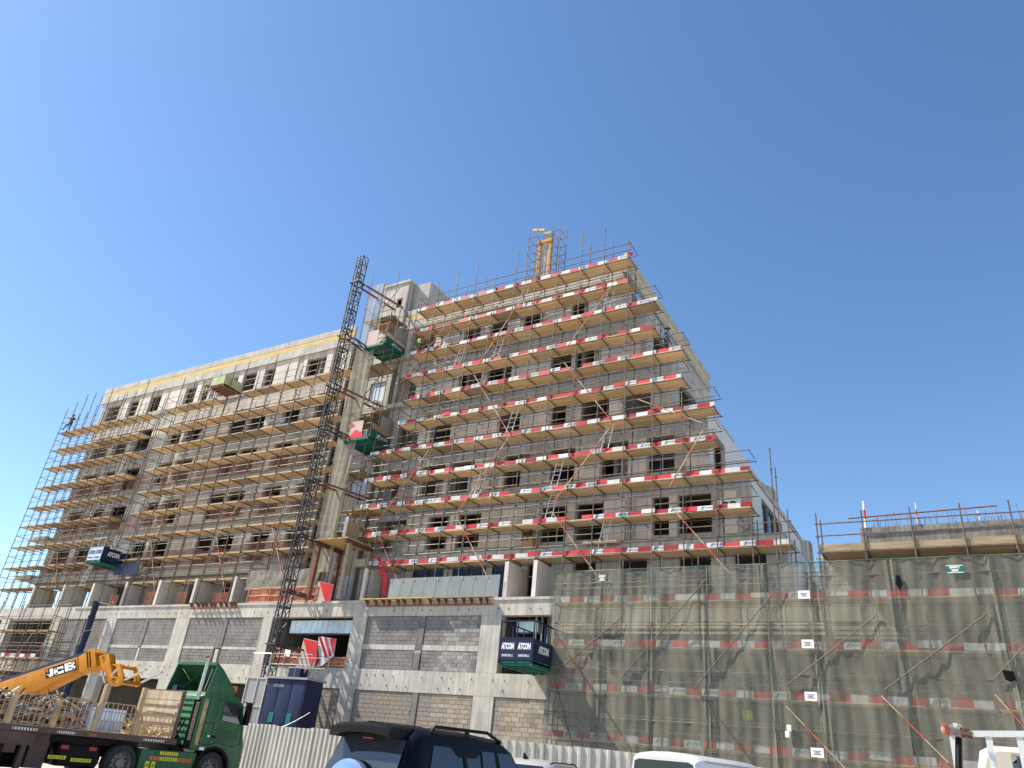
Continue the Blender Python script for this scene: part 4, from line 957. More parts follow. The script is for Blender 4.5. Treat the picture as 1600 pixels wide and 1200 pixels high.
for sx, xx in ((-1, xa0-.75), (1, xa1+.05)):
    q = MB()
    for x in (xx, xx+FW):
        for y in (Yf-.3, Yf+.7): q.tube((x,y,zb),(x,y,zt+.2),.03)
    n = 11
    for i in range(n):
        z = zb+.3+i*(zt-zb)/n
        q.tube((xx,Yf-.3,z),(xx+FW,Yf-.3,z),.024); q.tube((xx,Yf+.7,z),(xx+FW,Yf+.7,z),.024); q.tube((xx,Yf-.3,z),(xx,Yf+.7,z),.02); q.tube((xx+FW,Yf-.3,z),(xx+FW,Yf+.7,z),.02)
    q.tube((xx,Yf-.3,zb),(xx+FW,Yf-.3,zb+2.2),.02)
    part('scaffold_frame', q, K['tube'], cf)
q = MB(); q.box(xa0-.9, xa0-.2, Yf-.3, Yf+.2, (zb+zt)/2-.3, (zb+zt)/2+.1); part('clamp_bundle', q, K['rust'], cf)

# ================================================================ PEOPLE
def person(loc, yaw, pose, shirt, trousers, label, helmet=None, vest=None, scale=1.0):
    J = dict(pelvis=(0,0,.95), waist=(0,0,1.1), chest=(0,0,1.33), neck=(0,0,1.5), head=(0,-.02,1.6), crown=(0,-.02,1.72),
             shL=(.19,0,1.42), elL=(.26,-.03,1.14), haL=(.27,-.14,.9), shR=(-.19,0,1.42), elR=(-.26,-.03,1.14), haR=(-.27,-.14,.9),
             hiL=(.10,0,.9), knL=(.11,-.03,.5), anL=(.11,.02,.08), toL=(.12,-.18,.04), hiR=(-.10,0,.9), knR=(-.11,-.03,.5), anR=(-.11,.02,.08), toR=(-.12,-.18,.04))
    J.update(pose)
    rad = dict(pelvis=.15, waist=.14, chest=.16, neck=.06, head=.10, crown=.075, shL=.075, elL=.05, haL=.042, shR=.075, elR=.05, haR=.042, hiL=.095, knL=.065, anL=.048, toL=.042, hiR=.095, knR=.065, anR=.048, toR=.042)
    E_ = [('pelvis','waist'),('waist','chest'),('chest','neck'),('neck','head'),('head','crown'),('chest','shL'),('shL','elL'),('elL','haL'),('chest','shR'),('shR','elR'),('elR','haR'),('pelvis','hiL'),('hiL','knL'),('knL','anL'),('anL','toL'),('pelvis','hiR'),('hiR','knR'),('knR','anR'),('anR','toR')]
    for s in ('L','R'):                         # five fingers on each hand
        h = Vector(J['ha'+s]); d = (h-Vector(J['el'+s])).normalized(); a = d.cross(Vector((0,1,.3))).normalized()
        for k, (off, L) in enumerate(((-.03,.075),(-.01,.085),(.01,.08),(.03,.065))):
            J[f'f{s}{k}'] = tuple(h+d*(.05+L)+a*off); rad[f'f{s}{k}'] = .011; E_.append(('ha'+s, f'f{s}{k}'))
        J[f't{s}'] = tuple(h+d*.05+a*.06); rad[f't{s}'] = .012; E_.append(('ha'+s, f't{s}'))
    names = list(J); ix = {n: i for i, n in enumerate(names)}
    me = bpy.data.meshes.new('person'); me.from_pydata([J[n] for n in names], [(ix[a], ix[b]) for a, b in E_], [])
    ob = bpy.data.objects.new('tmp', me); C.objects.link(ob)
    md = ob.modifiers.new('skin', 'SKIN')
    sv = me.skin_vertices[0].data
    for n in names: sv[ix[n]].radius = (rad[n], rad[n]); sv[ix[n]].use_root = (n == 'pelvis')
    ob.modifiers.new('sub', 'SUBSURF').levels = 1
    dg = bpy.context.evaluated_depsgraph_get(); dg.update()
    m2 = bpy.data.meshes.new_from_object(ob.evaluated_get(dg)); bpy.data.objects.remove(ob)
    m2.materials.clear()
    for k in (K['skin'], shirt, trousers, K['dark_cloth']): m2.materials.append(k)
    Jn = {n: Vector(J[n]) for n in names}
    segs = [(Jn[a], Jn[b], (1 if a in ('waist','chest') or b in ('waist','chest','shL','shR','elL','elR') else 2 if b[:2] in ('hi','kn','an') else 3 if b[:2] == 'to' else 0)) for a, b in E_]
    for p in m2.polygons:
        c = p.center; best = min(segs, key=lambda s: (c - (s[0] + (s[1]-s[0])*max(0, min(1, (c-s[0]).dot(s[1]-s[0])/max(1e-6,(s[1]-s[0]).length_squared))))).length)
        p.material_index = best[2]; p.use_smooth = True
    t = bpy.data.objects.new('person', m2); C.objects.link(t); t.location = loc; t.rotation_euler = (0,0,yaw); t.scale = (scale,)*3
    t['label'] = label; t['category'] = 'person'; t['group'] = 'workers on the site'; ORG[t.name] = Vector((0,0,0))
    hd = Jn['head']+Vector((0,0,.06))
    if helmet:
        q = MB(); n, k = 12, 5
        vs = [(hd.x+.135*math.cos(a*2*math.pi/n)*math.cos(b*math.pi/2/k), hd.y+.15*math.sin(a*2*math.pi/n)*math.cos(b*math.pi/2/k), hd.z+.03+.14*math.sin(b*math.pi/2/k)) for b in range(k) for a in range(n)] + [(hd.x,hd.y,hd.z+.17)]
        q.add(vs, [(b*n+a, b*n+(a+1)%n, (b+1)*n+(a+1)%n, (b+1)*n+a) for b in range(k-1) for a in range(n)] + [((k-1)*n+a, (k-1)*n+(a+1)%n, k*n) for a in range(n)])
        q.box(hd.x-.1, hd.x+.1, hd.y-.22, hd.y-.1, hd.z+.02, hd.z+.045)
        part('helmet', q, helmet, t, smooth=True)
    for sx in (-.035, .035):
        q = MB(); q.box(hd.x+sx-.012, hd.x+sx+.012, hd.y-.112, hd.y-.10, hd.z-.06, hd.z-.045); part('eye', q, K['black'], t)
    q = MB(); q.prism([(hd.x-.018,hd.y-.095,hd.z-.105),(hd.x+.018,hd.y-.095,hd.z-.105),(hd.x,hd.y-.095,hd.z-.06)],(0,-.03,0)); part('nose', q, K['skin'], t)
    if vest:
        q = MB(); c0, c1 = Jn['waist'], Jn['chest']+Vector((0,0,.1)); n = 12
        q.add([(c.x+.215*math.cos(i*2*math.pi/n)*s, c.y+.185*math.sin(i*2*math.pi/n)*s, c.z) for c, s in ((c0,.88),((c0+c1)/2,1.0),(c1,.92)) for i in range(n)], [(j*n+i, j*n+(i+1)%n, (j+1)*n+(i+1)%n, (j+1)*n+i) for j in range(2) for i in range(n)]); part('vest', q, vest, t, smooth=True)
    return t
climb = dict(head=(.05,-.05,1.6), crown=(.06,-.06,1.72), elL=(.42,-.1,1.3), haL=(.55,-.2,1.1), elR=(-.42,-.05,1.42), haR=(-.72,-.05,1.5), knR=(-.35,-.1,.55), anR=(-.55,.0,.25), toR=(-.62,-.15,.2), knL=(.1,-.05,.48))
p = at(106, 668, 32.2); person((p.x, 32.3, 23.2), R(20), climb, K['dark_cloth'], K['dark_cloth'], 'worker in dark clothes climbing on the end of the far left scaffold', K['new_wood'])
sit = dict(pelvis=(0,0,.45), waist=(0,-.02,.6), chest=(0,-.05,.83), neck=(0,-.08,1.0), head=(0,-.12,1.1), crown=(0,-.13,1.22), shL=(.19,-.05,.92), elL=(.25,-.2,.68), haL=(.15,-.4,.55), shR=(-.19,-.05,.92), elR=(-.25,-.2,.68), haR=(-.15,-.4,.55), hiL=(.1,-.02,.42), knL=(.14,-.42,.45), anL=(.14,-.4,.08), toL=(.14,-.58,.04), hiR=(-.1,-.02,.42), knR=(-.14,-.42,.45), anR=(-.14,-.4,.08), toR=(-.14,-.58,.04))
p = at(823, 850, 33.0); person((p.x, 33.2, at(823,848,33.2).z-.05), R(0), sit, K['dark_cloth'], K['dark_cloth'], 'worker sitting on the terrace edge low behind the tower scaffold', K['blue_cloth'])
q = MB(); q.box(p.x-.3, p.x+.3, 33.05, 33.6, 10.061, at(823,848,33.2).z+.3); solo('stool_box', q, K['ply'], 'box the seated worker sits on behind the scaffold rails', 'box')
p = at(320, 618, 32.5); person((p.x, 32.5, 23.17), R(-10), {}, K['grey_cloth'], K['dark_cloth'], 'worker in a yellow vest left of the pale green platform', K['helmet'], K['vest'])
p = at(331, 616, 32.6); person((p.x, 32.6, 23.17), R(15), {}, K['grey_cloth'], K['grey_cloth'], 'worker in grey next to the pale green platform', K['helmet'])
p = at(655, 545, 32.6); person((p.x, 32.6, 23.15), R(-20), {}, K['blue_cloth'], K['dark_cloth'], 'left worker with a vest behind the toe board beside the upper green platform', K['helmet'], K['vest'])
p = at(673, 545, 32.7); person((p.x, 32.7, 23.15), R(10), {}, K['dark_cloth'], K['dark_cloth'], 'worker with a brown helmet in the top floor corner window of the tower', K['rust'])
p = at(1041, 540, 32.6); person((p.x, 32.6, 19.8), R(80), {}, K['blue_cloth'], K['dark_cloth'], 'worker in blue at the right end of the tower scaffold', K['dark_cloth'])
p = at(1165, 1050, 30.7); person((p.x, 30.7, 1.22), R(5), {}, K['blue_cloth'], K['dark_cloth'], 'worker in a yellow vest seen through the lower net', K['helmet'], K['vest'])
# blue drum/sheet bundle on a deck
q = MB(); p = at(443,660,32.4); q.box(p.x-.28,p.x+.28,32.3,32.7,19.72,20.25); solo('blue_bundle', q, K['blue_cloth'], 'blue bundle lying on a deck of the left wing scaffold', 'bundle', bevel=.08)
# ================================================================ HOARDING
hd_ = thing('site_hoarding', 'cream corrugated site hoarding behind the parked vehicles', 'fence', (-18, 25, GZ))
def hoard(P, Q, zt0, zt1):
    P, Q = Vector(P), Vector(Q); L = (Q-P).length; d = (Q-P)/L; nrm = Vector((d.y,-d.x,0)); step = .30; n = int(L/step)
    for i in range(0, n, 4):
        q = MB(); prof = []
        m = min(4, n-i)
        for j in range(m):
            for s, off in ((0,0),(.14,0),(.18,.06),(.26,.06)): prof.append((P+d*((i+j)*step+s)+nrm*off, zt0+(zt1-zt0)*((i+j)*step+s)/L))
        prof.append((P+d*((i+m)*step), zt0+(zt1-zt0)*(i+m)*step/L))
        dz = random.uniform(-.03,.03)
        for (a, za), (b, zb) in zip(prof, prof[1:]): q.add([(a.x,a.y,GZ),(b.x,b.y,GZ),(b.x,b.y,zb+dz),(a.x,a.y,za+dz)], [(0,1,2,3)])
        part('sheet', q, K['hoarding'], hd_)
    q = MB(); q.bar((P.x,P.y+.04,zt0-.06),(Q.x,Q.y+.04,zt1-.06),.06,.08); part('top_rail', q, K['galv'], hd_)
    for k in range(int(L/2.4)+1):
        c = P+d*min(L, k*2.4); q = MB(); q.bar((c.x,c.y+.08,GZ),(c.x,c.y+.08,zt0+(zt1-zt0)*k*2.4/L),.08); part('post', q, K['galv'], hd_)
def hp(px, py, d): return atd(px, py, d)
a, b, c, e = hp(383,1130,40), hp(592,1146,33), hp(730,1148,26), hp(1600,1245,23)
hoard((a.x,a.y,GZ), (b.x,b.y,GZ), a.z, b.z)
hoard((c.x,c.y,GZ), (e.x,e.y,GZ), c.z, e.z)
b2 = hp(592,1146,33); hoard((b2.x,b2.y,GZ), (c.x,c.y,GZ), b2.z, c.z)

# ================================================================ VEHICLES
def wheel(t, x, y, z, r, w_, side):
    q = MB(); n = 24
    prof = [(r*.62,-w_/2),(r*.95,-w_/2),(r,-w_*.35),(r,w_*.35),(r*.95,w_/2),(r*.62,w_/2)]
    vs = [(x+a*math.cos(2*math.pi*k/n), y+b, z+a*math.sin(2*math.pi*k/n)) for a, b in prof for k in range(n)]
    q.add(vs, [(j*n+k, j*n+(k+1)%n, (j+1)*n+(k+1)%n, (j+1)*n+k) for j in range(5) for k in range(n)])
    wh = part('wheel', q, K['tyre'], t, smooth=True)
    s = -1 if side < 0 else 1
    q = MB(); ring = [(r*.62, s*w_/2),(r*.56, s*w_*.42),(r*.52,s*w_*.1),(r*.3,s*w_*.15),(r*.24,s*w_*.4),(0.001,s*w_*.45)]
    vs = [(x+a*math.cos(2*math.pi*k/n), y+b, z+a*math.sin(2*math.pi*k/n)) for a, b in ring for k in range(n)]
    q.add(vs, [(j*n+k, j*n+(k+1)%n, (j+1)*n+(k+1)%n, (j+1)*n+k) for j in range(5) for k in range(n)])
    rim = part('rim', q, K['rim'], wh, smooth=True)
    q = MB()
    for k in range(10):
        t_ = 2*math.pi*k/10; cx, cz = x+r*.42*math.cos(t_), z+r*.42*math.sin(t_); q.tube((cx,y+s*w_*.12,cz),(cx,y+s*w_*.16,cz),r*.05,8)
    part('rim_hole', q, K['black'], wh)
def chevrons(t, x0, x1, y, z, h, m, n=7, name='chevron_strip'):
    q = MB(); q.box(x0, x1, y-.004, y, z, z+h); s = part(name, q, m, t); q = MB(); W = (x1-x0)/(n+1)
    for i in range(n):
        cx = x0+W*(i+1); sg_ = -1 if i < n//2 else 1; k = h*.38
        if i == n//2: q.prism([(cx-k*.5,y-.005,z+h/2),(cx,y-.005,z+h/2-k*.7),(cx+k*.5,y-.005,z+h/2),(cx,y-.005,z+h/2+k*.7)],(0,-.003,0))
        else: q.prism([(cx-sg_*k*.7,y-.005,z+h/2+k),(cx-sg_*k*.1,y-.005,z+h/2+k),(cx+sg_*k*.7,y-.005,z+h/2),(cx-sg_*k*.1,y-.005,z+h/2-k),(cx-sg_*k*.7,y-.005,z+h/2-k),(cx+sg_*k*.0,y-.005,z+h/2)],(0,-.003,0))
    part('print', q, K['black_ink'], s)

# ---- green tractor unit (local: x forward, y away from the camera side, z up)
TL, TA = (-22.4, 15.4, GZ), R(86)
tk = thing('tractor_truck', 'green cab-over tractor truck with tall exhaust and rear-view roof fairing', 'truck', TL, TA)
wheel(tk, .16, .20, .51, .51, .30, -1); wheel(tk, 3.28, .20, .51, .51, .30, -1); wheel(tk, .16, 2.25, .51, .51, .30, 1); wheel(tk, 3.28, 2.25, .51, .51, .30, 1)
q = MB(); q.box(-1.7, 4.2, .75, 1.65, .62, .92); part('chassis', q, K['black'], tk)
cabp = [(2.33,1.05),(2.33,2.62),(2.55,2.78),(3.35,2.84),(3.75,2.70),(4.02,2.50),(4.22,1.75),(4.38,1.25),(4.40,.55),(3.95,.55),(3.88,.85),(3.6,1.1),(3.28,1.18),(2.96,1.1),(2.8,1.02)]
q = MB(); q.prism([(x,0.02,z) for x, z in cabp], (0,2.4,0)); part('cab', q, K['truck_green'], tk, bevel=.035)
# rear wall ribs
q = MB(); q.box(2.300,2.329,.15,2.3,1.15,2.6); part('rear_wall', q, K['light_green'], tk)
q = MB()
for z in (1.35,1.55,1.75,1.95,2.15,2.35,2.5): q.box(2.265,2.299,.2,2.25,z,z+.07)
part('rear_rib', q, K['light_green'], tk)
# roof fairing: two side cheeks, top shell
for y in (.03, 2.37):
    q = MB(); q.prism([(2.40,y,2.66),(2.62,y,3.68),(3.10,y,3.30),(3.62,y,2.84),(3.3,y,2.80)], (0,.05,0)); part('fairing_cheek', q, K['truck_green'], tk, bevel=.012)
q = MB(); n = 10
P = [(2.62,3.68),(2.90,3.50),(3.2,3.24),(3.62,2.86)]
for (xa,za),(xb,zb) in zip(P, P[1:]): q.hexa([(xa,.081,za-.03),(xb,.081,zb-.03),(xb,2.365,zb-.03),(xa,2.365,za-.03),(xa,.081,za+.02),(xb,.081,zb+.02),(xb,2.365,zb+.02),(xa,2.365,za+.02)])
q.box(2.58,2.64,.081,2.365,3.62,3.71)
part('fairing_top', q, K['truck_green'], tk)
q = MB(); q.bar((2.5,.3,2.8),(2.62,.3,3.5),.025); part('fairing_stay', q, K['grey_part'], tk); q = MB(); q.bar((2.6,1.8,2.8),(2.95,1.5,3.35),.02); part('fairing_stay', q, K['truck_green'], tk); q = MB(); q.tube((2.45,1.95,2.8),(2.75,1.95,2.8),.14,12); part('air_cleaner', q, K['navy'], tk)
# door, windows, seams
def seam(pts, w_=.012):
    q = MB()
    for a, b in zip(pts, pts[1:]): q.bar((a[0],.016,a[1]),(b[0],.016,b[1]),w_,.012,up=(0,1,0))
    return q
part('door', seam([(3.0,1.2),(3.02,2.62),(3.9,2.5),(4.1,1.95),(4.2,1.3),(3.85,1.22),(3.3,1.3),(3.0,1.2)]), K['black'], tk)
part('panel_seam', seam([(2.40,1.25),(3.0,1.2)]), K['black'], tk); part('panel_seam', seam([(2.62,1.08),(2.66,2.62)]), K['black'], tk); part('panel_seam', seam([(2.42,1.85),(3.0,1.85)]), K['black'], tk)
q = MB(); q.prism([(3.22,.0165,1.98),(3.20,.0165,2.48),(3.26,.0165,2.54),(3.72,.0165,2.52),(3.92,.0165,2.38),(4.05,.0165,1.92),(3.9,.0165,1.90)], (0,-.012,0)); wn = part('side_window', q, K['window_glass'], tk, bevel=.01)
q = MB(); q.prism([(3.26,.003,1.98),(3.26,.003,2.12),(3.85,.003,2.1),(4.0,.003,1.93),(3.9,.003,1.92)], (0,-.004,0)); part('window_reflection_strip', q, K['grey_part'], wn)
q = MB(); q.box(3.02,3.16,-.0,.018,1.42,1.50); part('door_handle', q, K['black'], tk)
q = MB(); q.box(2.86,2.96,.010,.018,1.44,1.49); part('badge', q, K['paper'], tk)
q = MB()
for i in range(11): x = 3.14+i*.085; q.box(x,x+.03,.006,.019,1.32+.01*i,1.72)
part('door_rib', q, K['truck_green'], tk)
q = MB(); q.box(2.44,2.58,.008,.019,1.18,2.55); part('faded_stripe', q, K['tan_paint'], tk)
q = MB(); q.box(2.68,2.86,.01,.019,1.04,1.13); part('number_plate', q, K['paper'], tk)
q = MB(); q.box(4.06,4.2,-.22,-.02,1.9,2.62); q.bar((4.0,-.1,2.6),(4.05,.02,2.62),.05); part('mirror', q, K['black'], tk, bevel=.03)
q = MB(); q.tube((3.66,.25,2.86),(3.66,.25,3.08),.075,12); part('beacon', q, K['orange_light'], tk)
q = MB(); q.box(4.37,4.43,.05,.2,.82,.98); part('indicator', q, K['orange_light'], tk)
q = MB()
for k in range(13):
    a0, a1 = math.pi*k/13, math.pi*(k+1)/13; r0 = .60
    q.hexa([(3.28+r0*math.cos(a),y,.51+r0*math.sin(a)) for a in (a0,a1) for y in (.0,.34)][0:0] or [(3.28+r0*math.cos(a0),.0,.51+r0*math.sin(a0)),(3.28+r0*math.cos(a1),.0,.51+r0*math.sin(a1)),(3.28+r0*math.cos(a1),.4,.51+r0*math.sin(a1)),(3.28+r0*math.cos(a0),.4,.51+r0*math.sin(a0)),
            (3.28+(r0+.07)*math.cos(a0),.0,.51+(r0+.07)*math.sin(a0)),(3.28+(r0+.07)*math.cos(a1),.0,.51+(r0+.07)*math.sin(a1)),(3.28+(r0+.07)*math.cos(a1),.4,.51+(r0+.07)*math.sin(a1)),(3.28+(r0+.07)*math.cos(a0),.4,.51+(r0+.07)*math.sin(a0))])
part('wheel_arch', q, K['black'], tk)
q = MB(); q.box(.72,2.66,.04,.5,.30,.95); part('side_skirt', q, K['truck_green'], tk, bevel=.03)
chevrons(tk, 1.35, 1.98, .036, .82, .09, K['yellow_tape']); chevrons(tk, 1.06, 1.40, .036, .66, .1, K['orange_tape'], 3); chevrons(tk, 1.41, 1.98, .036, .66, .1, K['yellow_tape']); chevrons(tk, 1.99, 2.5, .036, .66, .1, K['orange_tape'])
for x in (.95, 1.15):
    q = MB(); q.box(x, x+.13, .030, .037, .30, .62); s = part('warning_label', q, K['yellow_tape'], tk)
    q = MB(); q.prism([(x+.03,.028,.48),(x+.1,.028,.48),(x+.065,.028,.57)],(0,-.003,0)); q.box(x+.02,x+.11,.026,.029,.36,.4); part('print', q, K['black_ink'], s)
q = MB(); q.tube((2.24,.16,1.05),(2.24,.16,2.5),.085,12); part('exhaust_guard', q, K['black'], tk)
q = MB()
for i in range(24): q.box(2.17,2.29,.055,.062,1.3+i*.048,1.325+i*.048)
part('guard_slot', q, K['cream_paint'], tk)
q = MB(); q.tube((2.24,.16,2.5),(2.27,.16,3.72),.062,12); q.tube((2.27,.16,3.72),(2.20,.16,3.82),.066,12,r1=.062); part('exhaust_pipe', q, K['chrome'], tk)
q = MB(); q.tube((2.205,.16,3.815),(2.19,.16,3.84),.06,12); part('exhaust_mouth', q, K['black'], tk)
q = MB(); random.seed(4)
for i in range(22):
    a = Vector((random.uniform(1.75,2.25),random.uniform(.2,1.2),random.uniform(.95,1.5))); q.tube(a, a+Vector((random.uniform(-.2,.2),random.uniform(-.2,.2),random.uniform(-.25,.25))), random.uniform(.012,.04), 6)
for i in range(3): q.path([(1.65,.6+.2*i,1.3),(1.9,.6+.2*i,1.05),(2.1,.6+.2*i,1.3),(2.28,.6+.2*i,1.9)],.02)
q.box(1.75,2.28,.3,2.0,.93,1.12)
part('hose', q, K['black'], tk)
q = MB(); q.box(-1.75,-1.45,.15,.5,.62,.95); q.box(-1.7,-.55,.08,.5,.35,.9); part('mudguard', q, K['black'], tk, bevel=.04)
q = MB(); q.box(-1.68,-.45,.52,1.9,.36,1.0); part('rear_frame', q, K['truck_green'], tk, bevel=.03)
q = MB(); q.box(-2.0,.7,.3,2.1,.93,1.1); part('fifth_wheel', q, K['black'], tk)
for x in (-1.72,-.9):
    q = MB(); q.box(x,x+.22,.06,.12,.78,.88); part('tail_light', q, K['red_lens'], tk)
chevrons(tk, -2.0,-1.5, .05, .52, .09, K['yellow_tape']); chevrons(tk, -1.35,-.75, .05, .48, .09, K['yellow_tape'])

# ---- flatbed trailer with caged sides and scrap
fb_ = thing('flatbed_trailer', 'rusty brown flatbed trailer with cream cage sides full of scrap', 'trailer', TL, TA)
X0, X1 = -9.2, 1.68
q = MB(); q.box(X0, X1+.1, 0, 2.4, 1.13, 1.28); part('bed', q, K['brown_steel'], fb_)
q = MB(); q.box(X0, X1, .05, 2.35, 1.281, 1.30); part('bed_floor', q, K['cream_paint'], fb_)
q = MB(); q.box(X0, -1.6, .7, .95, .75, 1.12); q.box(X0,-1.6,1.5,1.75,.75,1.12); q.box(-3.2,-2.9,.1,2.3,.6,1.12); part('chassis', q, K['brown_steel'], fb_)
q = MB(); q.box(-2.75,-2.62,.12,.25,.1,1.12); q.box(-2.82,-2.55,.06,.33,.05,.12); part('landing_leg', q, K['brown_steel'], fb_)
q = MB(); q.box(-5.9,-2.5,.06,.12,.80,1.12); part('side_plate', q, K['brown_steel'], fb_)
q = MB(); q.box(-5.6,-3.0,.4,1.0,.30,.78); part('storage_box', q, K['black'], fb_, bevel=.05)
q = MB(); q.box(-2.45,-1.95,.3,2.0,.25,1.12); part('cross_frame', q, K['brown_steel'], fb_)
q = MB(); q.box(X0,-2.2,1.0,2.2,.2,1.1); part('underbody_shade', q, K['black'], fb_)  # added black block, stands for the shadow and dark clutter under the bed
wheel(fb_, -6.6,.2,.5,.5,.3,-1); wheel(fb_, -7.9,.2,.5,.5,.3,-1); wheel(fb_, -4.0,.35,.45,.42,.28,-1)
for i, (x0, x1_) in enumerate(((-3.2,-2.55),(-2.0,-1.5),(-1.1,-.85),(.65,1.35))):
    q = MB(); q.box(x0,x1_,-.006,-.001,1.165,1.225); s = part('chevron_strip', q, K['paper'] if i != 2 else K['orange_tape'], fb_); q = MB(); n = 8
    for k in range(n): x = x0+(x1_-x0)*(k+.2)/n; q.box(x,x+(x1_-x0)*.5/n,-.009,-.0065,1.168,1.222)
    part('print', q, K['brown_steel'], s)
posts = [-5.8,-4.55,-3.38,-2.18,-.98,.28]
for k, x in enumerate(posts):
    for y in (.02, 2.26):
        H = 2.03 if k < 5 else 2.62
        q = MB(); q.box(x-.07,x+.07,y,y+.12,1.282,H); part('stake', q, K['tan_paint'] if k % 2 else K['cream_paint'], fb_)
def cage(x0, x1_, y, h=2.08):
    q = MB(); z0 = 1.30
    q.path([(x0,y,z0),(x0,y,h-.12),(x0+.1,y,h),(x1_-.1,y,h),(x1_,y,h-.12),(x1_,y,z0)],.018)
    n = max(4, int((x1_-x0)/.14))
    for i in range(1,n): x = x0+(x1_-x0)*i/n; q.tube((x,y,z0),(x,y,h-.01),.012,5)
    for z in (z0+.05,z0+.28,z0+.54): q.tube((x0,y,z),(x1_,y,z),.012,5)
    part('cage_panel', q, K['tan_paint'], fb_)
for a, b in zip(posts, posts[1:]):
    cage(a+.09, b-.09, .06); cage(a+.09, b-.09, 2.32)
cage(.42, 1.5, .06, 1.98)
hb = MB(); hb.box(1.60,1.68,0,2.4,1.282,2.70); part('headboard', hb, K['brown_steel'], fb_)
q = MB()
for z in (1.45,1.72,1.98,2.24): q.box(1.52,1.599,.1,2.3,z,z+.09)
q.box(1.55,1.599,.05,2.35,2.4,2.66); q.box(1.56,1.599,.05,2.35,1.30,2.4)
part('headboard_plank', q, K['cream_paint'], fb_)
q = MB(); q.box(.22,.36,2.2,2.34,1.3,2.66); part('stake', q, K['cream_paint'], fb_)
# the load: every heap its own thing
random.seed(9)
def heap(label, x0, x1_, y0, y1, z0, z1, n, mats, lens, rad, cat='scrap', name='scrap_heap'):
    q = MB()
    for i in range(n):
        c = Vector((random.uniform(x0,x1_),random.uniform(y0,y1),z0+(z1-z0)*random.random()**1.4)); d = Vector((random.uniform(-1,1),random.uniform(-1,1),random.uniform(-.35,.6))).normalized()*random.uniform(*lens); m = random.randrange(len(mats))
        if random.random() < .6: q.tube(c-d/2, c+d/2, random.uniform(*rad), 6, m)
        else: q.bar(c-d/2, c+d/2, random.uniform(.03,.12), random.uniform(.02,.06), m=m)
    o = bpy.data.objects.new(name, q.mesh(name, [K[m] for m in mats])); C.objects.link(o); o.location = TL; o.rotation_euler = (0,0,TA); o['label'] = label; o['category'] = cat; o['kind'] = 'stuff'
heap('tangled heap of rusty and grey scrap in the middle of the trailer', -3.3,-1.1,.3,2.1,1.32,2.1,200,['rust','galv','grey_part','old_wood','dark_cloth'],(.3,.9),(.01,.04))
heap('dark jumbled scrap with wire at the left end of the trailer', -5.8,-3.5,.3,2.1,1.32,2.0,110,['black','galv','green_steel','rust','old_wood'],(.3,.9),(.015,.06))
heap('pile of broken cream boards against the trailer headboard', .45,1.5,.25,2.1,1.31,1.62,40,['cream_paint','new_wood'],(.3,.8),(.02,.04))
for k, (x, y, z, mm, lb) in enumerate(((-.35,.5,1.31,'pale_board','bundle of pale blue pipes standing in the trailer before the boards'),)):
    q = MB()
    for i in range(10):
        for j in range(2): q.tube((x-.45+i*.1, y+.25*j, z),(x-.43+i*.1, y+.25*j+.05, z+.62), .042, 8)
    o = bpy.data.objects.new('pipe_bundle', q.mesh('pipe_bundle', K[mm])); C.objects.link(o); o.location = TL; o.rotation_euler = (0,0,TA); o['label'] = lb; o['category'] = 'pipes'; o['kind'] = 'stuff'
q = MB(); q.box(-1.6,-.2,1.5,2.0,1.31,1.95); q.box(-1.62,-.18,1.48,2.02,1.951,2.0)
o = bpy.data.objects.new('cabinet', q.mesh('cabinet', K['grey_part'])); C.objects.link(o); o.location = TL; o.rotation_euler = (0,0,TA); o['label'] = 'grey metal cabinet lying behind the pale blue pipes on the trailer'; o['category'] = 'cabinet'
q = MB(); q.bar((-1.75,.35,1.31),(-1.75,.35,1.62),.05); q.bar((-1.5,.35,1.31),(-1.5,.35,1.62),.05); q.bar((-1.78,.35,1.64),(-1.47,.35,1.64),.06,.08)
o = bpy.data.objects.new('brown_stool', q.mesh('brown_stool', K['orange_pipe'])); C.objects.link(o); o.location = TL; o.rotation_euler = (0,0,TA); o['label'] = 'small brown wooden frame standing in the scrap on the trailer'; o['category'] = 'frame'

# ---- telehandler
YB = 20.0
th_ = thing('telehandler', 'yellow telescopic handler with raised boom behind the trailer', 'telehandler', (-41, YB, GZ))
def bx3(pts, y0, y1, m, nm, par=th_, bev=.03, label=None):
    q = MB(); q.prism([(p.x, y0, p.z) for p in pts], (0, y1-y0, 0)); return part(nm, q, m, par, label, bevel=bev)
P = lambda x, y: at(x, y, YB)
boom = bx3([P(-60,1108), P(0,1066), P(121,1026), P(121,1047), P(112,1052), P(55,1080), P(40,1085), P(0,1094), P(-60,1145)], YB, YB+.62, K['jcb'], 'boom')
tp = MB(); q = tp
for (a, b) in (((-60,1100),(0,1060)),((0,1060),(133,1016))):
    A_, B_ = P(*a), P(*b); A2, B2 = P(a[0], a[1]+6), P(b[0], b[1]+6)
    q.prism([(A_.x,YB+.12,A_.z),(B_.x,YB+.12,B_.z),(B2.x,YB+.12,B2.z),(A2.x,YB+.12,A2.z)], (0,.4,0))
part('hose_cover', tp, K['navy'], th_)
bx3([P(121,1026), P(136,1017), P(140,1045), P(137,1048), P(122,1050)], YB+.03, YB+.59, K['jcb'], 'boom_collar')
bx3([P(136,1015), P(143,1013.5), P(149,1019), P(151,1040), P(141,1046), P(137,1047)], YB-.02, YB+.64, K['jcb'], 'boom_end')
q = MB()
for a in ((137,1019),(141,1018)): A_ = P(*a); B_ = P(a[0]+1.5, a[1]+25); q.bar((A_.x,YB-.03,A_.z),(B_.x,YB-.03,B_.z),.04)
part('wear_strip', q, K['black'], th_)
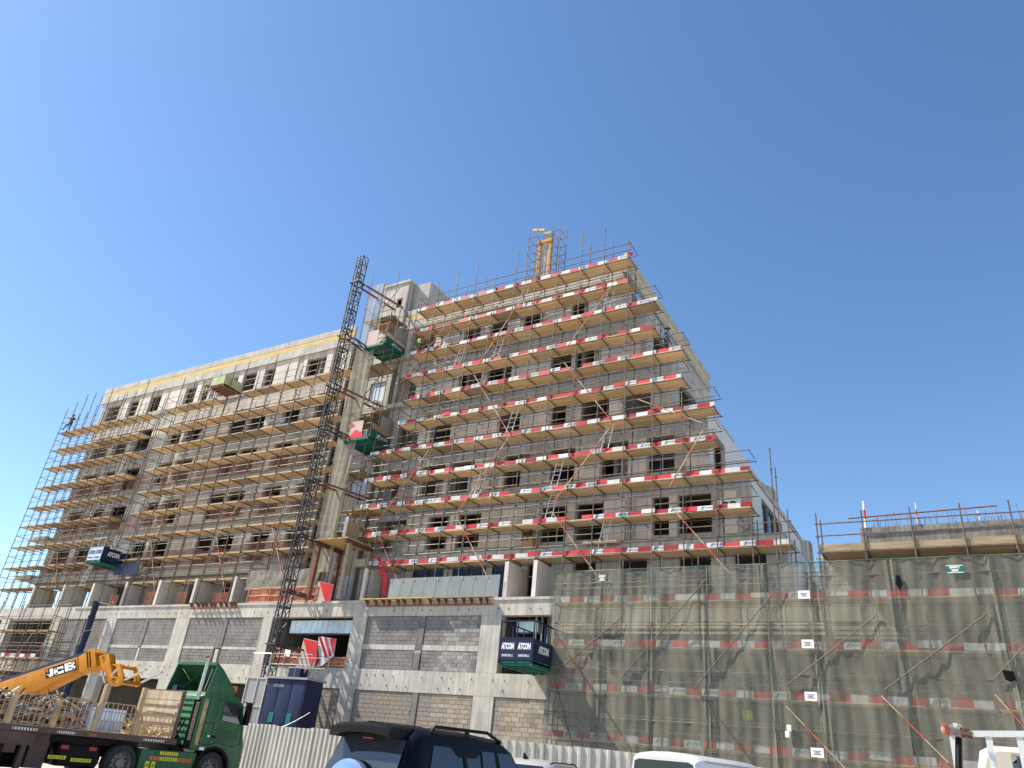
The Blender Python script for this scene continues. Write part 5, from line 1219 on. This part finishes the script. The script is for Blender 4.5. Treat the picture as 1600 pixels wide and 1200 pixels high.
bx3([P(150,1024), P(166,1020), P(168,1036), P(171,1056), P(182,1062), P(180,1068), P(168,1071), P(161,1069), P(160,1050), P(152,1041)], YB+.12, YB+.42, K['jcb'], 'boom_nose')
for y0 in (YB-.12, YB+.62): bx3([P(184,1038), P(190.5,1037), P(196.5,1056), P(196,1068), P(190,1071), P(184,1068), P(189,1056)], y0, y0+.09, K['jcb'], 'carriage_plate')
bx3([P(188,1040), P(191,1039), P(192.5,1044), P(189.5,1045)], YB-.1, YB+.7, K['jcb'], 'carriage_bar')
bx3([P(190,1064), P(195,1062), P(196,1068), P(190,1070)], YB-.1, YB+.7, K['jcb'], 'carriage_bar')
bx3([P(168,1036), P(184,1037), P(184,1040), P(169,1040)], YB+.2, YB+.34, K['jcb'], 'carriage_link')
q = MB(); A_, B_ = P(157,1048), P(163,1068); q.tube((A_.x,YB+.05,A_.z),(B_.x,YB+.05,B_.z),.05,8); A_, B_ = P(172,1056), P(184,1042); q.tube((A_.x,YB+.05,A_.z),(B_.x,YB+.05,B_.z),.05,8); part('tilt_ram', q, K['chrome'], th_)
q = MB()
for y in (YB-.05, YB+.7):
    A_, B_ = at(197,1063,YB), at(228,1046,YB); q.bar((A_.x,y,A_.z),(B_.x+.1,y,B_.z),.10,.05)
part('fork', q, K['galv'], th_)
for a in ((158,1027),(172,1062),(163,1069)): q = MB(); A_ = P(*a); q.tube((A_.x,YB+.09,A_.z),(A_.x,YB+.07,A_.z),.06,10); part('pin', q, K['brown_steel'], th_)
# lettering panel on the boom side, drawn from block letters
A_, B_, C_, D_ = P(70,1046), P(118.5,1031), P(120,1046.5), P(72,1060.5)
q = MB(); q.prism([(v.x,YB-.004,v.z) for v in (A_,B_,C_,D_)], (0,-.006,0)); lp = part('logo_panel', q, K['black'], th_)
def uv(u, v): 
    top = A_.lerp(B_, u); bot = D_.lerp(C_, u); return bot.lerp(top, v)
def stroke(rects, m, nm='lettering'):
    q = MB()
    for poly in rects: q.prism([(p.x, YB-.0105, p.z) for p in (uv(*c) for c in poly)], (0,-.006,0))
    part(nm, q, m, lp)
stroke([[(.16,.86),(.27,.86),(.27,.28),(.16,.28)],[(.05,.30),(.27,.30),(.23,.08),(.05,.08)],[(.05,.08),(.05,.38),(.11,.38),(.11,.08)],
        [(.33,.78),(.60,.78),(.60,.60),(.33,.60)],[(.30,.74),(.41,.74),(.41,.14),(.30,.14)],[(.33,.30),(.60,.30),(.60,.10),(.33,.10)],[(.52,.62),(.60,.62),(.60,.54),(.52,.54)],[(.52,.36),(.60,.36),(.60,.28),(.52,.28)],
        [(.645,.92),(.765,.92),(.765,.12),(.645,.12)],[(.75,.92),(.91,.92),(.93,.74),(.75,.74)],[(.75,.62),(.92,.62),(.92,.44),(.75,.44)],[(.75,.31),(.93,.31),(.91,.12),(.75,.12)],[(.86,.90),(.96,.84),(.96,.62),(.86,.56)],[(.86,.48),(.97,.42),(.97,.22),(.86,.14)]], K['paper'])
stroke([[(.03,.92),(.11,.92),(.11,.62),(.03,.62)]], K['jcb'], 'logo_square')
# body behind the trailer
q = MB(); q.box(-44.6,-38.6,YB+.2,YB+1.9,GZ+.5,GZ+1.35); part('chassis', q, K['jcb'], th_, bevel=.08)
q = MB(); q.box(-42.8,-41.2,YB-.9,YB-.05,GZ+.9,GZ+2.55); part('cab', q, K['window_glass'], th_, bevel=.06)
for x in (-43.6,-39.7):
    for y in (YB-.3, YB+1.9): 
        q = MB(); q.tube((x,y-.2,GZ+.62),(x,y+.2,GZ+.62),.62,20); w0 = part('wheel', q, K['tyre'], th_); q = MB(); q.tube((x,y-.22,GZ+.62),(x,y+.22,GZ+.62),.32,16); part('rim', q, K['jcb'], w0)

# ---- dark off-roader
def loft(q, rings, m=0, cap=True):
    n = len(rings[0]); vs = [p for r_ in rings for p in r_]
    fs = [(j*n+k, j*n+(k+1)%n, (j+1)*n+(k+1)%n, (j+1)*n+k) for j in range(len(rings)-1) for k in range(n)]
    if cap: fs += [tuple(range(n-1,-1,-1)), tuple(range((len(rings)-1)*n, len(rings)*n))]
    q.add(vs, fs, m)
def body_section(x, hw, hr, zb, zbelt, zr, crown=.04):
    return [(x,-hw,zb),(x,-hw-.01,(zb+zbelt)/2),(x,-hw+.02,zbelt),(x,-hr,zr-.06),(x,-hr+.10,zr),(x,-hr*.5,zr+crown*.75),(x,0,zr+crown),(x,hr*.5,zr+crown*.75),(x,hr-.10,zr),(x,hr,zr-.06),(x,hw-.02,zbelt),(x,hw+.01,(zb+zbelt)/2),(x,hw,zb)]
SA = R(81)
sp = atd(556, 1165, 10.9); SL = (sp.x, sp.y, GZ)
sv = thing('dark_offroader', 'dark navy off-road car seen from behind with a blue-ringed spare wheel cover', 'car', SL, SA)
sv.scale = (.92, 1, 1); SU_Z = 1.85
q = MB(); loft(q, [body_section(.02,.86,.73,.45,1.14,1.16), body_section(.10,.89,.73,.42,1.16,1.20), body_section(.36,.90,.72,.42,1.15,1.74), body_section(.55,.90,.72,.42,1.15,SU_Z), body_section(1.6,.90,.74,.42,1.14,SU_Z+.02), body_section(2.25,.90,.72,.42,1.12,SU_Z-.01), body_section(2.55,.90,.69,.42,1.12,SU_Z-.10), body_section(3.15,.90,.70,.42,1.10,1.22), body_section(4.3,.86,.68,.42,.98,1.08), body_section(4.62,.80,.6,.45,.85,.92)])
part('body', q, K['suv'], sv, smooth=True)
def glass_quad(t, pts, m, nm='window', off=(0,0,0), lab=None):
    q = MB(); P_ = [Vector(p) for p in pts]; nrm = (P_[1]-P_[0]).cross(P_[2]-P_[0]).normalized()
    q.prism([p+nrm*.006 for p in P_], -nrm*.02); return part(nm, q, m, t, lab, bevel=.006)
# the rear window lies on the slope between x .10 and .36
def rz(z): return .10+(z-1.20)*(.26/.54)-.012
q = MB(); q.prism([(rz(1.22),.70,1.22),(rz(1.70),.62,1.70),(rz(1.735),.5,1.735),(rz(1.745),0,1.75),(rz(1.735),-.5,1.735),(rz(1.70),-.62,1.70),(rz(1.22),-.70,1.22)], (-.012,0,.0)); part('rear_window', q, K['suv_glass'], sv)
def side_win(x0t, x1t, x0b, x1b, nm='side_window'):
    q = MB(); z0, z1 = 1.20, 1.68; y0, y1 = .885, .748
    for s in (-1,): q.prism([(x0b,s*y0,z0),(x1b,s*y0,z0),(x1t,s*y1,z1),(x0t,s*y1,z1)], (0,-.012,-.002))
    part(nm, q, K['suv_glass'], sv)
side_win(.72,1.30,.55,1.32); side_win(1.40,2.05,1.42,2.12); side_win(2.12,2.45,2.2,2.8)
for x in (1.36, 2.09): q = MB(); q.bar((x,-.885,1.2),(x-.01,-.755,1.68),.05,.02); part('window_post', q, K['black'], sv)
q = MB(); q.box(1.72,1.74,-.905,-.80,1.2,1.66); q.v = [(x, y+(.13*(z-1.2)/.48), z) for x, y, z in q.v]; part('window_post', q, K['black'], sv)
# spoiler
q = MB(); loft(q, [[(.03,y,z0_-.045),(.03,y,z0_+.04),(.10,y,z0_+.08),(.55,y,z0_+.10),(.55,y,z0_+.02),(.30,y,z0_-.05)] for y, z0_ in ((-.56,1.745),(-.51,1.77),(-.3,1.79),(0,1.80),(.3,1.79),(.56,1.765),(.62,1.73))]); part('spoiler', q, K['black'], sv, smooth=True)
q = MB(); q.box(.20,.24,-.10,.10,1.685,1.70); part('brake_light', q, K['red_lens'], sv)
for s in (-1,1):
    q = MB(); q.path([(.72,s*.66,1.82),(.80,s*.67,1.905),(1.95,s*.67,1.92),(2.3,s*.66,1.82)],.022,8); q.bar((1.5,s*.66,1.8),(1.5,s*.66,1.9),.05); part('roof_rail', q, K['black'], sv, smooth=True)
# spare wheel with cover
def disc(q, x0, x1_, y, z, r0, r1, n=28, m=0):
    vs = [(x0,y+r0*math.cos(2*math.pi*k/n),z+r0*math.sin(2*math.pi*k/n)) for k in range(n)] + [(x1_,y+r1*math.cos(2*math.pi*k/n),z+r1*math.sin(2*math.pi*k/n)) for k in range(n)]
    q.add(vs, [(k,(k+1)%n,n+(k+1)%n,n+k) for k in range(n)] + [tuple(range(n,2*n))], m)
SZ = .98
q = MB(); disc(q,.02,-.18,-.12,SZ,.45,.45); spw = part('spare_wheel', q, K['black'], sv, smooth=True)
q = MB(); disc(q,-.18,-.23,-.12,SZ,.455,.37); disc(q,-.10,-.18,-.12,SZ,.455,.455); part('cover_ring', q, K['cover_blue'], spw, smooth=True)
q = MB(); disc(q,-.231,-.245,-.12,SZ,.34,.32); part('cover_face', q, K['black'], spw, smooth=True)
q = MB()
for k in range(3):
    a = R(90+120*k); c = Vector((-.247,-.12+.06*math.cos(a),SZ+.19+.06*math.sin(a))); u = Vector((0,math.cos(a),math.sin(a)))*.055; v = Vector((0,-math.sin(a),math.cos(a)))*.03
    q.prism([c-u,c+v,c+u,c-v],(-.004,0,0))
q.prism([(-.247,-.29,SZ+.14),(-.247,-.32,SZ+.22),(-.247,-.35,SZ+.17),(-.247,-.33,SZ+.11)],(-.004,0,0))
part('emblem', q, K['chrome'], spw)
q = MB(); q.bar((.08,-.05,1.25),(.12,-.42,1.30),.03,.02); part('wiper', q, K['black'], sv)
for x in (.9, 3.7):
    for y in (-.8, .8): wheel(sv, x, y, .38, .38, .24, -1 if y < 0 else 1)
q = MB(); q.box(-.03,.05,-.88,-.72,.75,1.1); q.box(-.03,.05,.72,.88,.75,1.1); part('tail_light', q, K['red_lens'], sv)
q = MB()
for x, y in ((1.15,-.35),(1.15,.35),(2.1,-.36),(2.1,.36)): q.box(x,x+.12,y-.22,y+.22,1.0,1.58)
part('seat', q, K['black'], sv, bevel=.05)

# ---- silver crossover
cp = atd(822, 1190, 15.5); t = thing('silver_car', 'silver-white crossover roof with a shark-fin aerial beside the dark off-roader', 'car', (cp.x-.1, cp.y-.6, GZ), R(96))
CZ = 1.66
q = MB(); loft(q, [body_section(.0,.82,.6,.4,1.05,1.08), body_section(.15,.86,.6,.4,1.08,1.16), body_section(.62,.88,.60,.4,1.05,CZ-.08), body_section(1.0,.88,.62,.4,1.04,CZ-.0), body_section(2.0,.88,.62,.4,1.02,CZ), body_section(2.5,.88,.6,.4,1.02,CZ-.1), body_section(3.3,.88,.66,.4,1.0,1.12), body_section(4.3,.78,.5,.4,.8,.9)])
part('body', q, K['car_silver'], t, smooth=True)
q = MB(); q.prism([(.20,.60,1.20),(.60,.52,1.55),(.60,-.52,1.55),(.20,-.60,1.20)],(-.04,0,.03)); part('rear_window', q, K['window_glass'], t)
q = MB()
for s in (-1,): q.prism([(.6,s*.862,1.12),(2.9,s*.862,1.1),(2.4,s*.70,1.5),(.95,s*.70,1.5)],(0,-.02,0.012))
part('side_window', q, K['window_glass'], t)
q = MB(); q.prism([(.85,-.01,CZ+.02),(1.05,-.01,CZ+.04),(.86,-.01,CZ+.12)],(0,.03,0)); part('aerial', q, K['black'], t)
for s in (-1,1): q = MB(); q.path([(.8,s*.57,CZ-.03),(.95,s*.57,CZ+.0),(2.1,s*.57,CZ+.01),(2.3,s*.57,CZ-.06)],.015); part('roof_rail', q, K['black'], t)
for x in (.8,3.5):
    for y in (-.78,.78): wheel(t, x, y, .34, .34, .22, -1 if y < 0 else 1)
# ---- white van
vp = atd(1036, 1183, 17.0); t = thing('white_van', 'white van seen from behind, only its roof and rear window in view', 'van', (vp.x, vp.y, GZ), R(80))
VZ = vp.z-GZ+.07
def vsec(x, hw, hr, zr): return body_section(x, hw, hr, .4, 1.2, zr, .05)
q = MB(); loft(q, [vsec(0,.86,.70,VZ-.10), vsec(.10,.87,.74,VZ-.03), vsec(.25,.88,.76,VZ-.0), vsec(2.6,.88,.76,VZ+.01), vsec(3.4,.88,.74,VZ-.06), vsec(4.3,.86,.7,1.3), vsec(4.7,.8,.66,1.0)])
part('body', q, K['car_white'], t, smooth=True)
q = MB(); q.prism([(.0,.70,1.15),(.02,.66,VZ-.17),(.02,.56,VZ-.13),(.02,-.56,VZ-.13),(.02,-.66,VZ-.17),(.0,-.70,1.15)],(-.03,0,0)); part('rear_window', q, K['window_glass'], t)
for a, b in ((.4,1.6),(1.7,2.9),(3.0,3.6)):
    q = MB(); q.prism([(a,-.868,1.25),(b,-.868,1.25),(b,-.80,VZ-.22),(a,-.80,VZ-.22)],(0,-.012,-.002)); part('side_window', q, K['window_glass'], t)
q = MB(); q.box(.3,3.2,-.79,-.77,VZ-.10,VZ-.085); part('gutter', q, K['grey_part'], t)
q = MB(); q.box(-.03,-.024,-.50,-.30,1.5,1.62); part('sticker', q, K['cream_paint'], t)
for x in (.8,3.6):
    for y in (-.78,.78): wheel(t, x, y, .34, .34, .22, -1 if y < 0 else 1)
# ---- white pick-up with ladder rack
rp_ = atd(1487, 1142, 9.0); t = thing('rack_pickup', 'cream pick-up cab with white ladder rack at the bottom right corner', 'truck', (rp_.x, rp_.y, GZ), R(90))
RZ_ = rp_.z-GZ
q = MB(); y1 = -1.75
q.bar((0,.02,RZ_-.025),(0,y1,RZ_+.075),.07,.05); part('rack_bar', q, K['car_white'], t)
for y in (-.0, -.30, -.55, -1.15, y1):
    q = MB(); q.bar((0,y,.9),(0,y-.0,RZ_-.052-y*.056),.055,.05); part('rack_post', q, K['car_white'], t)
q = MB(); q.box(-.03,.03,-.06,-.02,RZ_+.001,RZ_+.07); q.prism([(-.03,-.07,RZ_+.065),(.03,-.07,RZ_+.065),(.03,-.10,RZ_+.0),(-.03,-.10,RZ_)],(0,-.008,0)); part('rack_hook', q, K['car_white'], t)
q = MB(); loft(q, [[(x,-.14-d,.9),(x,-.14-d,RZ_-.35-.0),(x,-.20-d,RZ_-.13-s),(x,-.30-d,RZ_-.075-s),(x,-1.9+d,RZ_-.075-s),(x,-2.0+d,RZ_-.13-s),(x,-2.06+d,RZ_-.35),(x,-2.06+d,.9)] for x, d, s in ((.45,.06,.05),(.52,.0,.0),(1.6,.0,.0),(2.0,.06,.15))]); part('cab', q, K['cream_cab'], t, smooth=True)
q = MB(); q.prism([(.44,-.46,RZ_-.62),(.445,-.46,RZ_-.22),(.445,-.52,RZ_-.17),(.445,-1.66,RZ_-.17),(.445,-1.72,RZ_-.22),(.44,-1.72,RZ_-.62)],(-.02,0,0)); part('rear_window', q, K['suv_glass'], t)
q = MB(); q.box(.425,.46,-.50,-.455,RZ_-.46,RZ_-.16); q.box(.425,.46,-1.75,-1.725,RZ_-.46,RZ_-.16); q.box(.425,.46,-1.72,-.46,RZ_-.158,RZ_-.135); part('window_seal', q, K['grey_part'], t)
q = MB(); q.box(-2.2,.4,-2.0,.05,.75,1.15); part('load_bed', q, K['car_white'], t)
for x in (-1.2,1.9):
    for y in (-1.9,-.2): wheel(t, x, y, .36, .36, .22, 1 if y > -1 else -1)
# mop leaning on the rack
m0 = atd(1473, 1139, 8.7); m1 = atd(1518, 1147, 8.9); t = thing('long_broom', 'long-handled red and white brush leaning on the ladder rack', 'brush', (m0.x, m0.y, GZ))
random.seed(12)
q = MB()
for i in range(700):
    u = random.random(); c = m0.lerp(m1, u); a = random.random()*6.3; d = Vector((random.uniform(-.25,.25), math.cos(a), math.sin(a)))*.05
    q.tube(c, c+d*(1.0 if u < .7 else .8), .0022, 3, 0 if u < .22 else 1 if u < .6 else 2)
o = part('bristle', q, [mat('pink_bristle',(.6,.16,.15),.9), mat('grey_bristle',(.5,.5,.5),.9), mat('dark_red_bristle',(.22,.03,.04),.9)], t); o['kind'] = 'stuff'
q = MB(); q.tube(m0, m1, .026, 8, 0); part('head', q, K['old_wood'], t)
h0 = m0.lerp(m1, .55); h1 = atd(1498, 1240, 8.5); q = MB(); q.tube(h0, h0.lerp(h1,.12), .018, 8); part('socket', q, K['orange_pipe'], t)
q = MB(); q.tube(h0.lerp(h1,.12), h1, .03, 10); part('handle', q, K['black'], t)
